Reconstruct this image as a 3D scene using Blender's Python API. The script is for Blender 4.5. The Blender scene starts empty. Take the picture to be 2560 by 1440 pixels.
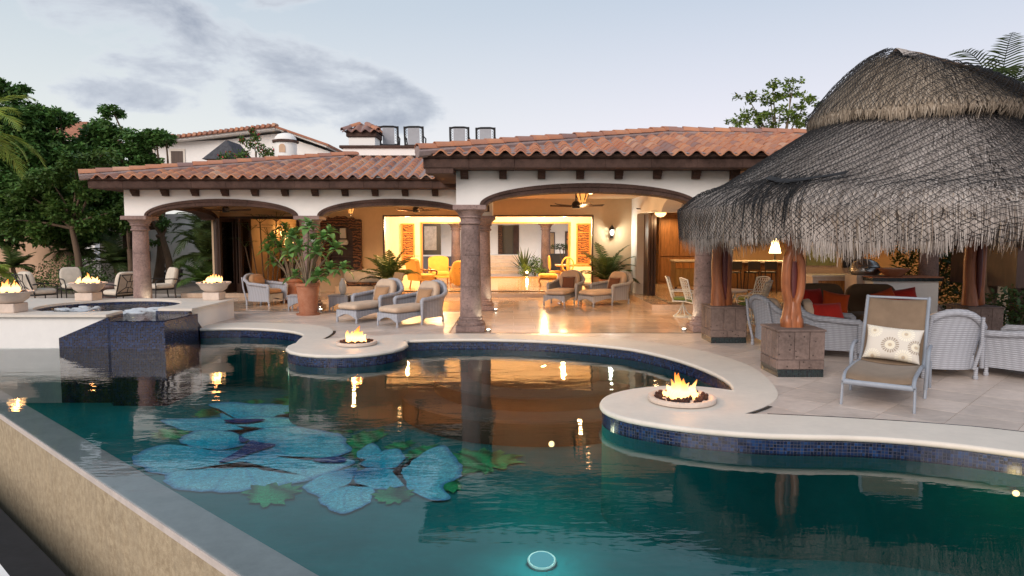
import bpy, math, random
from mathutils import Vector, Matrix, noise as mnoise
PI = math.pi; R = math.radians
random.seed(7)
SC = bpy.context.scene
COL = SC.collection

# ---------------------------------------------------------------- camera
cam_d = bpy.data.cameras.new('camera'); cam = bpy.data.objects.new('camera', cam_d); COL.objects.link(cam)
cam_d.sensor_width = 36.0; cam_d.lens = 24.0; cam_d.clip_start = 0.05; cam_d.clip_end = 2000.0
cam.location = (0.0, 0.0, 2.0); cam.rotation_euler = (R(90.0 - 4.289), 0.0, 0.0)
SC.camera = cam

# ---------------------------------------------------------------- sky
SUN_EL, SUN_AZ = R(28.0), R(205.0)          # dusk glow from the sea behind the camera
W = bpy.data.worlds.new('World'); SC.world = W; W.use_nodes = True
wn, wl = W.node_tree.nodes, W.node_tree.links
wn.clear()
def WN(t, **k):
    n = wn.new(t)
    for a, v in k.items(): setattr(n, a, v)
    return n
def wmath(op, a, b=None, c=None):
    n = WN('ShaderNodeMath', operation=op)
    for i, x in enumerate((a, b, c)):
        if x is None: continue
        if isinstance(x, (int, float)): n.inputs[i].default_value = x
        else: wl.new(x, n.inputs[i])
    return n.outputs[0]
def wramp(v, stops):
    n = WN('ShaderNodeValToRGB'); e = n.color_ramp.elements
    while len(e) < len(stops): e.new(0.5)
    for el, (p, c) in zip(e, stops): el.position = p; el.color = (*c, 1)
    wl.new(v, n.inputs[0]); return n.outputs[0]
def wmix(f, a, b):
    n = WN('ShaderNodeMix', data_type='RGBA')
    if isinstance(f, float): n.inputs[0].default_value = f
    else: wl.new(f, n.inputs[0])
    wl.new(a, n.inputs[6]); wl.new(b, n.inputs[7]); return n.outputs[2]
tc = WN('ShaderNodeTexCoord'); sx = WN('ShaderNodeSeparateXYZ'); wl.new(tc.outputs['Generated'], sx.inputs[0])
dx, dy, dz = sx.outputs
sky = WN('ShaderNodeTexSky', sky_type='NISHITA'); sky.sun_disc = False
sky.sun_elevation = R(6.0); sky.sun_rotation = SUN_AZ; sky.air_density = 1.2; sky.dust_density = 1.5
nsc = WN('ShaderNodeVectorMath', operation='SCALE'); wl.new(sky.outputs[0], nsc.inputs[0]); nsc.inputs['Scale'].default_value = 0.10
# thin high veil: pale near the horizon, blue grey towards the zenith
veil_l = wramp(dz, [(0.0, (0.86, 0.86, 0.82)), (0.13, (0.76, 0.79, 0.80)), (0.30, (0.54, 0.62, 0.70)), (1.0, (0.34, 0.43, 0.54))])
veil_r = wramp(dz, [(0.0, (0.90, 0.83, 0.90)), (0.14, (0.80, 0.78, 0.88)), (0.34, (0.50, 0.58, 0.70)), (1.0, (0.34, 0.43, 0.54))])
side = WN('ShaderNodeMapRange'); wl.new(dx, side.inputs[0]); side.inputs[1].default_value = -0.45; side.inputs[2].default_value = 0.25
base = wmix(0.85, nsc.outputs[0], wmix(side.outputs[0], veil_l, veil_r))
# clouds on a flat layer overhead
den = wmath('ADD', dz, 0.12)
cu = wmath('DIVIDE', dx, den); cv = wmath('DIVIDE', dy, den)
cp = WN('ShaderNodeCombineXYZ'); wl.new(cu, cp.inputs[0]); wl.new(cv, cp.inputs[1])
cq = WN('ShaderNodeCombineXYZ'); wl.new(dx, cq.inputs[0]); wl.new(dy, cq.inputs[1]); wl.new(wmath('MULTIPLY', dz, 2.3), cq.inputs[2])
cn = WN('ShaderNodeTexNoise'); cn.inputs['Scale'].default_value = 6.0; cn.inputs['Detail'].default_value = 8.0; cn.inputs['Roughness'].default_value = 0.60; cn.inputs['Distortion'].default_value = 0.25
wl.new(cq.outputs[0], cn.inputs['Vector'])
big = WN('ShaderNodeTexNoise'); big.inputs['Scale'].default_value = 0.45; big.inputs['Detail'].default_value = 2.0
wl.new(cp.outputs[0], big.inputs['Vector'])
ysafe = wmath('MAXIMUM', dy, 0.08)
u = wmath('DIVIDE', dx, ysafe); v = wmath('DIVIDE', dz, ysafe)
def bank(cx, cz, ax, az, tilt):      # an ellipse of direction where the cloud bank lies
    a = wmath('SUBTRACT', u, cx); b = wmath('SUBTRACT', v, cz)
    ca, sa = math.cos(tilt), math.sin(tilt)
    p = wmath('ADD', wmath('MULTIPLY', a, ca / ax), wmath('MULTIPLY', b, sa / ax))
    q = wmath('ADD', wmath('MULTIPLY', a, -sa / az), wmath('MULTIPLY', b, ca / az))
    d = wmath('ADD', wmath('MULTIPLY', p, p), wmath('MULTIPLY', q, q))
    return wmath('MAXIMUM', wmath('SUBTRACT', 1.0, wmath('SQRT', d)), 0.0)
m = wmath('MAXIMUM', bank(-0.55, 0.305, 0.25, 0.085, -0.28), bank(-0.36, 0.235, 0.36, 0.085, -0.26))
m = wmath('MAXIMUM', m, bank(-0.24, 0.205, 0.20, 0.06, -0.2))
m = wmath('MAXIMUM', m, wmath('MULTIPLY', bank(-0.30, 0.355, 0.14, 0.045, 0.25), 0.7))
m = wmath('MAXIMUM', m, wmath('MULTIPLY', bank(-0.52, 0.20, 0.30, 0.045, -0.1), 0.5))
m = wmath('MINIMUM', wmath('MULTIPLY', m, 0.72), 0.275)
far = wmath('MULTIPLY', wmath('MAXIMUM', wmath('SUBTRACT', big.outputs[0], 0.56), 0.0), 1.1)
cov = wmath('ADD', wmath('ADD', cn.outputs[0], m), wmath('MINIMUM', far, 0.12))
cd = WN('ShaderNodeMapRange', interpolation_type='SMOOTHSTEP'); wl.new(cov, cd.inputs[0]); cd.inputs[1].default_value = 0.65; cd.inputs[2].default_value = 0.81
ccol = wramp(cov, [(0.60, (0.80, 0.80, 0.80)), (0.74, (0.56, 0.60, 0.66)), (0.95, (0.31, 0.35, 0.43))])
final = wmix(cd.outputs[0], base, ccol)
bg = WN('ShaderNodeBackground'); bg.inputs[1].default_value = 0.97; wl.new(final, bg.inputs[0])
wo = WN('ShaderNodeOutputWorld'); wl.new(bg.outputs[0], wo.inputs[0])

# ---------------------------------------------------------------- sun (very soft dusk glow)
sd = bpy.data.lights.new('sun', 'SUN'); so = bpy.data.objects.new('sun', sd); COL.objects.link(so)
sd.energy = 2.1; sd.angle = R(35.0); sd.color = (1.0, 0.88, 0.80)
_d = Vector((math.sin(SUN_AZ) * math.cos(SUN_EL), math.cos(SUN_AZ) * math.cos(SUN_EL), math.sin(SUN_EL)))
so.rotation_euler = _d.to_track_quat('Z', 'Y').to_euler(); so.location = _d * 60

# ---------------------------------------------------------------- exposure and sampling
vs = SC.view_settings; vs.view_transform = 'Standard'; vs.look = 'None'; vs.gamma = 1.0; vs.use_curve_mapping = False
vs.exposure = 0.30
SC.render.engine = 'CYCLES'
cy = SC.cycles; cy.use_denoising = True; cy.max_bounces = 8; cy.diffuse_bounces = 3; cy.glossy_bounces = 4
cy.transmission_bounces = 4; cy.transparent_max_bounces = 12; cy.sample_clamp_indirect = 4.0; cy.caustics_reflective = False; cy.caustics_refractive = False
try: cy.denoiser = 'OPENIMAGEDENOISE'
except Exception: pass

# ================================================================ helpers
class MB:
    """collects shapes; build() links them as one mesh object"""
    def __init__(s): s.v = []; s.f = []; s.M = None; s.uvc = None
    def add(s, vs_, fs):
        o = len(s.v)
        if s.M is not None: vs_ = [s.M @ Vector(p) for p in vs_]
        s.v += [tuple(p) for p in vs_]; s.f += [tuple(i + o for i in q) for q in fs]; return s
    def box(s, x0, x1, y0, y1, z0, z1, b=0.0):
        if b <= 0:
            return s.add([(x0,y0,z0),(x1,y0,z0),(x1,y1,z0),(x0,y1,z0),(x0,y0,z1),(x1,y0,z1),(x1,y1,z1),(x0,y1,z1)],
                         [(0,3,2,1),(4,5,6,7),(0,1,5,4),(1,2,6,5),(2,3,7,6),(3,0,4,7)])
        b = min(b, (x1-x0)*.45, (y1-y0)*.45, (z1-z0)*.45)
        vs_, idx = [], {}
        for i, (x, sxx) in enumerate(((x0,1),(x1,-1))):
            for j, (y, syy) in enumerate(((y0,1),(y1,-1))):
                for k, (z, szz) in enumerate(((z0,1),(z1,-1))):
                    idx[i,j,k] = len(vs_)
                    vs_ += [(x, y+syy*b, z+szz*b), (x+sxx*b, y, z+szz*b), (x+sxx*b, y+syy*b, z)]
        g = lambda i,j,k,a: idx[i,j,k]+a
        fs = []
        for i in (0,1): q=[g(i,0,0,0),g(i,1,0,0),g(i,1,1,0),g(i,0,1,0)]; fs.append(q if i else q[::-1])
        for j in (0,1): q=[g(0,j,0,1),g(1,j,0,1),g(1,j,1,1),g(0,j,1,1)]; fs.append(q if not j else q[::-1])
        for k in (0,1): q=[g(0,0,k,2),g(1,0,k,2),g(1,1,k,2),g(0,1,k,2)]; fs.append(q if k else q[::-1])
        for i in (0,1):
            for j in (0,1):
                fs.append([g(i,j,0,0),g(i,j,0,1),g(i,j,1,1),g(i,j,1,0)])
        for i in (0,1):
            for k in (0,1): fs.append([g(i,0,k,0),g(i,0,k,2),g(i,1,k,2),g(i,1,k,0)])
        for j in (0,1):
            for k in (0,1): fs.append([g(0,j,k,1),g(0,j,k,2),g(1,j,k,2),g(1,j,k,1)])
        for t in idx.values(): fs.append([t,t+1,t+2])
        return s.add(vs_, fs)
    def cb(s, cx, cy_, cz, sx_, sy_, sz_, b=0.0):
        return s.box(cx-sx_/2, cx+sx_/2, cy_-sy_/2, cy_+sy_/2, cz-sz_/2, cz+sz_/2, b)
    def prism(s, poly, z0, z1):
        n = len(poly)
        return s.add([(x,y,z0) for x,y in poly]+[(x,y,z1) for x,y in poly],
                     [tuple(range(n))[::-1], tuple(range(n,2*n))]+[(i,(i+1)%n,n+(i+1)%n,n+i) for i in range(n)])
    def xz(s, poly, y0, y1):            # polygon in X-Z pushed along Y
        n = len(poly)
        return s.add([(x,y0,z) for x,z in poly]+[(x,y1,z) for x,z in poly],
                     [tuple(range(n)), tuple(range(n,2*n))[::-1]]+[(i,n+i,n+(i+1)%n,(i+1)%n) for i in range(n)])
    def yz(s, poly, x0, x1):
        n = len(poly)
        return s.add([(x0,y,z) for y,z in poly]+[(x1,y,z) for y,z in poly],
                     [tuple(range(n))[::-1], tuple(range(n,2*n))]+[(i,(i+1)%n,n+(i+1)%n,n+i) for i in range(n)])
    def tube(s, pts, r, n=6, cap=True, flat=1.0):
        pts = [Vector(p) for p in pts]; m_ = len(pts)
        rs = r if isinstance(r, (list, tuple)) else [r]*m_
        t0 = (pts[1]-pts[0]).normalized()
        up = Vector((0,0,1)) if abs(t0.z) < .9 else Vector((0,1,0))
        nx = t0.cross(up).normalized(); vs_ = []; fs = []
        for i, p in enumerate(pts):
            t = (pts[min(i+1,m_-1)]-pts[max(i-1,0)])
            if t.length < 1e-9: t = t0
            t = t.normalized(); nx = (nx - t*nx.dot(t))
            nx = nx.normalized() if nx.length > 1e-6 else t.orthogonal().normalized()
            ny = t.cross(nx)
            for k in range(n):
                a = 2*PI*k/n
                vs_.append(p + nx*math.cos(a)*rs[i] + ny*math.sin(a)*rs[i]*flat)
        for i in range(m_-1):
            for k in range(n):
                fs.append((i*n+k, i*n+(k+1)%n, (i+1)*n+(k+1)%n, (i+1)*n+k))
        if cap: fs += [tuple(range(n))[::-1], tuple(range((m_-1)*n, m_*n))]
        return s.add(vs_, fs)
    def lathe(s, prof, n=24, cx=0, cy_=0, cap=True, a0=0.0, sy=1.0):
        vs_ = []; fs = []; m_ = len(prof)
        for r, z in prof:
            for k in range(n):
                a = a0 + 2*PI*k/n; vs_.append((cx+r*math.cos(a), cy_+r*math.sin(a)*sy, z))
        for i in range(m_-1):
            for k in range(n): fs.append((i*n+k, i*n+(k+1)%n, (i+1)*n+(k+1)%n, (i+1)*n+k))
        if cap: fs += [tuple(range(n))[::-1], tuple(range((m_-1)*n, m_*n))]
        return s.add(vs_, fs)
    def cush(s, cx, cy_, cz, sx_, sy_, sz_, e=.4, nu=20, nv=10, crown=0.0):
        """rounded cushion (superellipsoid)"""
        def pw(a, q): return math.copysign(abs(a)**q, a)
        vs_ = []; fs = []
        for j in range(nv+1):
            ph = -PI/2+PI*j/nv
            for i in range(nu):
                th = 2*PI*i/nu
                c_ = pw(math.cos(ph), e*1.2)
                vs_.append((cx+sx_/2*c_*pw(math.cos(th), e), cy_+sy_/2*c_*pw(math.sin(th), e), cz+sz_/2*pw(math.sin(ph), .9)))
        for j in range(nv):
            for i in range(nu): fs.append((j*nu+i, j*nu+(i+1)%nu, (j+1)*nu+(i+1)%nu, (j+1)*nu+i))
        return s.add(vs_, fs)
    def pillow(s, w, h, t, n=10, pinch=.08):
        """scatter cushion standing in X-Z, thickness along Y, centred"""
        vs_ = []; fs = []
        for sd_ in (-1, 1):
            for j in range(n+1):
                for i in range(n+1):
                    a, b = -1+2*i/n, -1+2*j/n
                    th = ((1-a**4)*(1-b**4))**.5
                    k = 1-pinch*(1-abs(b)**2)*abs(a)**3; l = 1-pinch*(1-abs(a)**2)*abs(b)**3
                    vs_.append((a*w/2*k, sd_*t/2*th, b*h/2*l))
            o = 0 if sd_ < 0 else (n+1)**2
            for j in range(n):
                for i in range(n):
                    q = (o+j*(n+1)+i, o+j*(n+1)+i+1, o+(j+1)*(n+1)+i+1, o+(j+1)*(n+1)+i)
                    fs.append(q if sd_ < 0 else q[::-1])
        return s.add(vs_, fs)
    def build(s, name, mat_, parent=None, smooth=None, loc=None, rz=0.0, col=None):
        me = bpy.data.meshes.new(name); me.from_pydata(s.v, [], s.f)
        if mat_ is not None: me.materials.append(mat_)
        if smooth is not None:
            me.polygons.foreach_set('use_smooth', [True]*len(me.polygons))
            try: me.set_sharp_from_angle(angle=R(smooth))
            except Exception: pass
        me.update()
        return link(name, me, parent, loc, rz)
def link(name, me, parent=None, loc=None, rz=0.0):
    o = bpy.data.objects.new(name, me); COL.objects.link(o)
    if parent is not None: o.parent = parent
    if loc is not None: o.location = loc
    if rz: o.rotation_euler[2] = rz
    return o
def tag(o, label, cat, group=None):
    o['label'] = label; o['category'] = cat
    if group: o['group'] = group
    return o
def thing(name, label, cat, loc=(0,0,0), rz=0.0, group=None):
    o = bpy.data.objects.new(name, None); COL.objects.link(o); o.empty_display_size = .1
    o.location = loc; o.rotation_euler = (0,0,rz)
    return tag(o, label, cat, group)
def group_part(name, parent, loc=(0,0,0), rz=0.0):
    o = bpy.data.objects.new(name, None); COL.objects.link(o); o.parent = parent; o.location = loc; o.rotation_euler = (0,0,rz); o.empty_display_size = .1
    return o
def structure(o): o['kind'] = 'structure'; return o
def stuff(o): o['kind'] = 'stuff'; return o
def dup(root, loc, rz, label, group=None, parent=None):
    r_ = root.copy(); COL.objects.link(r_); r_.location = loc; r_.rotation_euler = (0,0,rz)
    r_['label'] = label
    if group: r_['group'] = group
    for ch in root.children:
        c_ = ch.copy(); COL.objects.link(c_); c_.parent = r_
        for g in ch.children:
            d_ = g.copy(); COL.objects.link(d_); d_.parent = c_
    return r_
def lamp(name, kind, loc, power, color, parent=None, radius=.05, spot=None, blend=.5, target=None):
    l = bpy.data.lights.new(name, kind); l.energy = power; l.color = color
    if kind in ('POINT', 'SPOT'): l.shadow_soft_size = radius
    if kind == 'SPOT': l.spot_size = R(spot or 60); l.spot_blend = blend
    o = bpy.data.objects.new(name, l); COL.objects.link(o); o.location = loc
    if parent is not None: o.parent = parent
    if target is not None: o.rotation_euler = (Vector(target)-Vector(loc)).to_track_quat('-Z', 'Y').to_euler()
    return o
def ears(poly, it=2):
    """Chaikin-like smoothing of a closed outline"""
    for _ in range(it):
        q = []
        for i in range(len(poly)):
            a, b = poly[i], poly[(i+1) % len(poly)]
            q += [(a[0]*.75+b[0]*.25, a[1]*.75+b[1]*.25), (a[0]*.25+b[0]*.75, a[1]*.25+b[1]*.75)]
        poly = q
    return poly
def catmull(pts, k=6):
    out = []
    for i in range(len(pts)-1):
        p0 = pts[max(i-1,0)]; p1 = pts[i]; p2 = pts[i+1]; p3 = pts[min(i+2,len(pts)-1)]
        for j in range(k):
            t = j/k
            out.append(tuple(.5*((2*p1[a])+(-p0[a]+p2[a])*t+(2*p0[a]-5*p1[a]+4*p2[a]-p3[a])*t*t+(-p0[a]+3*p1[a]-3*p2[a]+p3[a])*t**3) for a in range(len(p1))))
    out.append(tuple(pts[-1])); return out

# ================================================================ materials
MATS = {}
def nt_new(name):
    m_ = bpy.data.materials.new(name); m_.use_nodes = True
    n = m_.node_tree.nodes; n.clear(); MATS[name] = m_
    return m_, n, m_.node_tree.links
def setv(n, k, v):
    if k in n.inputs:
        n.inputs[k].default_value = (*v, 1) if isinstance(v, tuple) and len(v) == 3 and n.inputs[k].type == 'RGBA' else v
class NT:
    def __init__(s, name):
        s.m, s.n, s.l = nt_new(name)
        s.out = s.n.new('ShaderNodeOutputMaterial')
    def node(s, t, ins=None, **at):
        q = s.n.new(t)
        for a, v in at.items(): setattr(q, a, v)
        for k, v in (ins or {}).items():
            if hasattr(v, 'is_linked') or isinstance(v, bpy.types.NodeSocket): s.l.new(v, q.inputs[k])
            else:
                i = q.inputs[k]
                i.default_value = (*v, 1) if isinstance(v, tuple) and len(v) == 3 and i.type == 'RGBA' else v
        return q
    def coord(s, kind='obj', scale=(1,1,1), rot=(0,0,0)):
        if kind == 'pos': v = s.node('ShaderNodeNewGeometry').outputs['Position']
        else: v = s.node('ShaderNodeTexCoord').outputs['Object']
        return s.node('ShaderNodeMapping', {'Vector': v, 'Scale': scale, 'Rotation': rot}).outputs[0]
    def noise(s, vec, scale, detail=4.0, rough=.55, dist=0.0):
        return s.node('ShaderNodeTexNoise', {'Vector': vec, 'Scale': scale, 'Detail': detail, 'Roughness': rough, 'Distortion': dist}).outputs[0]
    def math(s, op, a, b=0.0, c=0.0): return s.node('ShaderNodeMath', {0: a, 1: b, 2: c}, operation=op).outputs[0]
    def rng(s, v, a, b, c=0.0, d=1.0): return s.node('ShaderNodeMapRange', {0: v, 1: a, 2: b, 3: c, 4: d}).outputs[0]
    def mix(s, f, a, b, bt='MIX'):
        return s.node('ShaderNodeMix', {0: f, 6: a, 7: b}, data_type='RGBA', blend_type=bt).outputs[2]
    def ramp(s, v, stops):
        q = s.node('ShaderNodeValToRGB', {0: v}); e = q.color_ramp.elements
        while len(e) < len(stops): e.new(.5)
        for el, (p, c_) in zip(e, stops): el.position = p; el.color = (*c_, 1)
        return q.outputs[0]
    def bump(s, h, strength=.3, dist=.01): return s.node('ShaderNodeBump', {'Height': h, 'Strength': strength, 'Distance': dist}).outputs[0]
    def hsv(s, col, val=None, hue=None, sat=None):
        q = s.node('ShaderNodeHueSaturation', {'Color': col})
        for k, v in (('Value', val), ('Hue', hue), ('Saturation', sat)):
            if v is not None:
                if isinstance(v, bpy.types.NodeSocket): s.l.new(v, q.inputs[k])
                else: q.inputs[k].default_value = v
        return q.outputs[0]
    def princ(s, col, rough=.6, normal=None, metal=0.0, spec=.5, **kw):
        ins = {'Base Color': col, 'Roughness': rough, 'Metallic': metal, 'Specular IOR Level': spec}
        ins.update(kw)
        if normal is not None: ins['Normal'] = normal
        q = s.node('ShaderNodeBsdfPrincipled', ins)
        s.l.new(q.outputs[0], s.out.inputs[0]); return s.m
def c_(col, k): return tuple(min(1.0, x*k) for x in col)
def simple(name, col, rough=.6, var=.18, scale=6.0, bump=.15, bscale=60.0, dist=.004, metal=0.0, spec=.5, rnd=0.0, island=0.0, kind='obj', stretch=(1,1,1), col2=None, hue=0.0):
    t = NT(name); vec = t.coord(kind, stretch)
    n1 = t.noise(vec, scale, 5.0, .6)
    n2 = t.noise(vec, scale*5.3, 4.0, .6)
    f = t.math('ADD', t.math('MULTIPLY', n1, .65), t.math('MULTIPLY', n2, .35))
    f = t.rng(f, .32, .68)
    col_o = t.mix(f, c_(col, 1-var), col2 or c_(col, 1+var))
    src = None
    if rnd: src = t.node('ShaderNodeObjectInfo').outputs['Random']; amt = rnd
    elif island: src = t.node('ShaderNodeNewGeometry').outputs['Random Per Island']; amt = island
    if src is not None:
        col_o = t.hsv(col_o, val=t.rng(src, 0, 1, 1-amt, 1+amt), hue=t.rng(t.math('FRACT', t.math('MULTIPLY', src, 7.31)), 0, 1, .5-hue, .5+hue) if hue else None)
    nrm = t.bump(t.noise(vec, bscale, 3.0), bump, dist) if bump else None
    return t.princ(col_o, rough, nrm, metal, spec)
def glow(name, col, strength):
    t = NT(name); e = t.node('ShaderNodeEmission', {'Color': col, 'Strength': strength}); t.l.new(e.outputs[0], t.out.inputs[0]); return t.m
def stone(name, col, pit=.5, rnd=.12, scale=1.0):
    t = NT(name); vec = t.coord('pos')
    a = t.noise(vec, 3.0*scale, 6.0, .65); b = t.noise(vec, 38.0*scale, 4.0, .7)
    v_ = t.node('ShaderNodeTexVoronoi', {'Vector': vec, 'Scale': 26.0*scale}).outputs['Distance']
    f = t.rng(t.math('ADD', t.math('MULTIPLY', a, .6), t.math('MULTIPLY', b, .4)), .33, .67)
    col1 = t.mix(f, c_(col, .48), c_(col, 1.5))
    pits = t.math('MULTIPLY', t.math('LESS_THAN', v_, .16), t.math('GREATER_THAN', t.noise(vec, 9*scale, 2.0), .52))
    col2 = t.mix(t.math('MULTIPLY', pits, pit), col1, c_(col, .25))
    src = t.node('ShaderNodeObjectInfo').outputs['Random']
    col3 = t.hsv(col2, val=t.rng(src, 0, 1, 1-rnd, 1+rnd))
    h = t.math('SUBTRACT', b, t.math('MULTIPLY', pits, .8))
    return t.princ(col3, .85, t.bump(h, .45, .012), 0.0, .25)
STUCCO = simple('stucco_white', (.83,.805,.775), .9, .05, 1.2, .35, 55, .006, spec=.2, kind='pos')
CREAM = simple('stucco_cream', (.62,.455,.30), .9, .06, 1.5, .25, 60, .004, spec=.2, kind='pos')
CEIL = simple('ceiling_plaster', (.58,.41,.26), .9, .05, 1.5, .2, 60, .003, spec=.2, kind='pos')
CREAM_IN = simple('room_plaster', (.78,.70,.57), .9, .04, 1.5, .2, 60, .003, spec=.2, kind='pos')
OCHRE = simple('garden_wall_ochre', (.55,.36,.24), .9, .12, 1.0, .3, 40, .006, kind='pos')
CANTERA = stone('cantera_pink', (.245,.172,.155), .75, .12, .55)
CANTERA_G = stone('cantera_grey', (.185,.135,.118), .9, .10, .5)
CANTERA_D = stone('cantera_brown', (.078,.046,.037), .6, .14, .55)
MORTAR = simple('mortar', (.30,.23,.22), .95, .15, 8, .4, 60, .01, kind='pos')
COPING = simple('coping_limestone', (.70,.63,.55), .55, .07, 2.5, .12, 50, .003, spec=.35, kind='pos')
GARDEN = simple('gravel', (.26,.21,.17), .95, .3, 3.0, .8, 60, .03, kind='pos')
EARTH = simple('lower_ground_earth', (.06,.055,.055), .9, .3, 2.0, .5, 20, .02, kind='pos')
BASIN = simple('basin_concrete', (.045,.043,.047), .8, .25, 2.0, .3, 30, .01, kind='pos')
def tilemat():
    t = NT('roof_terracotta'); vec = t.coord('pos'); rn = t.node('ShaderNodeObjectInfo').outputs['Random']
    c1 = t.ramp(rn, [(0.0,(.24,.16,.15)),(.12,(.36,.19,.145)),(.4,(.52,.225,.12)),(.62,(.60,.285,.155)),(.82,(.46,.18,.10)),(1.0,(.64,.40,.27))])
    n1 = t.rng(t.noise(vec, 5.0, 6.0, .65), .35, .7)
    c2 = t.mix(t.math('MULTIPLY', n1, .45), c1, (.30,.17,.15))
    n2 = t.rng(t.noise(vec, 30.0, 4.0, .7), .55, .75)
    c3 = t.mix(t.math('MULTIPLY', n2, .4), c2, (.16,.11,.10))
    return t.princ(c3, .85, t.bump(t.noise(vec, 90, 3), .3, .004), 0, .25)
TILE = tilemat()
def travertine(name, rough, tone):
    t = NT(name); vec = t.coord('pos', (1.0, 1.7, 1)); rn = t.node('ShaderNodeObjectInfo').outputs['Random']
    a = t.noise(vec, 1.4, 7.0, .62, .6); b = t.noise(vec, 9.0, 5.0, .6, .4)
    f = t.rng(t.math('ADD', t.math('MULTIPLY', a, .6), t.math('MULTIPLY', b, .4)), .36, .66)
    c1 = t.mix(f, c_(tone, .80), c_(tone, 1.15))
    c2 = t.hsv(c1, val=t.rng(rn, 0, 1, .86, 1.12))
    rg = t.rng(t.noise(t.coord('pos'), 2.2, 3.0), .3, .7, rough*.85, rough*1.2)
    return t.princ(c2, rg, t.bump(t.noise(vec, 26, 4), .03, .002), 0, .5)
TRAV_P = travertine('travertine_polished', .10, (.62,.47,.35))
TRAV_D = travertine('travertine_honed', .36, (.63,.53,.465))
GROUT = simple('grout', (.40,.325,.28), .9, .1, 8, .2, 60, .003, kind='pos')
GROUT_D = simple('dark_border', (.06,.055,.06), .7, .3, 30, .2, 60, .003, kind='pos')
def mosaic(name, cols, size=.033, grout=(.05,.05,.07), rough=.18):
    t = NT(name); g = t.node('ShaderNodeNewGeometry')
    pos = g.outputs['Position']; nr = g.outputs['Normal']
    s_ = t.node('ShaderNodeSeparateXYZ', {0: pos}); n_ = t.node('ShaderNodeSeparateXYZ', {0: nr})
    # run the courses along the wall: the horizontal axis lies across the normal
    hor = t.math('SUBTRACT', t.math('MULTIPLY', s_.outputs[1], n_.outputs[0]), t.math('MULTIPLY', s_.outputs[0], n_.outputs[1]))
    flat = t.math('GREATER_THAN', t.math('ABSOLUTE', n_.outputs[2]), .7)
    U = t.math('ADD', t.math('MULTIPLY', hor, t.math('SUBTRACT', 1.0, flat)), t.math('MULTIPLY', s_.outputs[0], flat))
    V = t.math('ADD', t.math('MULTIPLY', s_.outputs[2], t.math('SUBTRACT', 1.0, flat)), t.math('MULTIPLY', s_.outputs[1], flat))
    U = t.math('DIVIDE', U, size); V = t.math('DIVIDE', V, size)
    fu = t.math('ABSOLUTE', t.math('SUBTRACT', t.math('FRACT', U), .5)); fv = t.math('ABSOLUTE', t.math('SUBTRACT', t.math('FRACT', V), .5))
    edge = t.math('GREATER_THAN', t.math('MAXIMUM', fu, fv), .43)
    cell = t.node('ShaderNodeCombineXYZ', {0: t.math('FLOOR', U), 1: t.math('FLOOR', V)}).outputs[0]
    wnz = t.node('ShaderNodeTexWhiteNoise', {'Vector': cell}, noise_dimensions='2D').outputs['Value']
    k = len(cols)-1
    c1 = t.ramp(wnz, [(i/k, q) for i, q in enumerate(cols)])
    c2 = t.mix(edge, c1, grout)
    nrm = t.bump(t.math('SUBTRACT', t.math('MULTIPLY', wnz, .25), edge), .35, .002)
    return t.princ(c2, rough, nrm, 0, .6)
MOSAIC = mosaic('blue_glass_mosaic', [(.0015,.0035,.016),(.003,.008,.036),(.006,.022,.09),(.003,.006,.022),(.009,.042,.14),(.002,.004,.02)])
MOSAIC_G = mosaic('dark_green_mosaic', [(.008,.018,.02),(.014,.03,.03),(.006,.010,.016),(.02,.04,.045)], .03, (.03,.03,.03))
def poolfloor():
    t = NT('pool_plaster'); vec = t.coord('pos')
    a = t.rng(t.noise(vec, 1.1, 6.0, .6), .3, .7); b = t.rng(t.noise(vec, 14, 4, .7), .3, .7)
    c1 = t.mix(a, (.003,.175,.16), (.007,.28,.265)); c2 = t.mix(t.math('MULTIPLY', b, .35), c1, (.002,.165,.185))
    return t.princ(c2, .8, None, 0, .1)
POOL = poolfloor()
STEP = simple('pool_step_stone', (.05,.085,.07), .9, .2, 2.0, 0, kind='pos')
def water(name, tint, sc, strength):
    t = NT(name); vec = t.coord('pos', (1.0, 2.6, 1), (0,0,R(-8)))
    n1 = t.noise(vec, sc, 3.0, .55, .3); n2 = t.noise(vec, sc*4.2, 2.0, .5)
    calm = t.rng(t.noise(t.coord('pos', (.5,1.1,1)), .55, 2.0), .42, .62, .35, 1.25)
    h = t.math('MULTIPLY', t.math('ADD', n1, t.math('MULTIPLY', n2, .16)), calm)
    nrm = t.bump(h, strength, .02)
    fr = t.node('ShaderNodeFresnel', {'IOR': 1.333, 'Normal': nrm}).outputs[0]
    tr = t.node('ShaderNodeBsdfTransparent', {'Color': tint}); gl = t.node('ShaderNodeBsdfGlossy', {'Color': (1.,1.,1.), 'Roughness': .015, 'Normal': nrm})
    mx = t.node('ShaderNodeMixShader', {0: fr, 1: tr.outputs[0], 2: gl.outputs[0]}); t.l.new(mx.outputs[0], t.out.inputs[0]); return t.m
WATER = water('pool_water', (.90,.985,.985), 1.5, .30)
SPAWATER = water('spa_water', (.75,.92,.95), 7.0, 1.0)
def glassm():
    t = NT('clear_glass'); fr = t.node('ShaderNodeFresnel', {'IOR': 1.45}).outputs[0]
    tr = t.node('ShaderNodeBsdfTransparent', {'Color': (.93,.95,.94)}); gl = t.node('ShaderNodeBsdfGlossy', {'Roughness': .02})
    mx = t.node('ShaderNodeMixShader', {0: fr, 1: tr.outputs[0], 2: gl.outputs[0]}); t.l.new(mx.outputs[0], t.out.inputs[0]); return t.m
GLASS = glassm()
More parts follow.
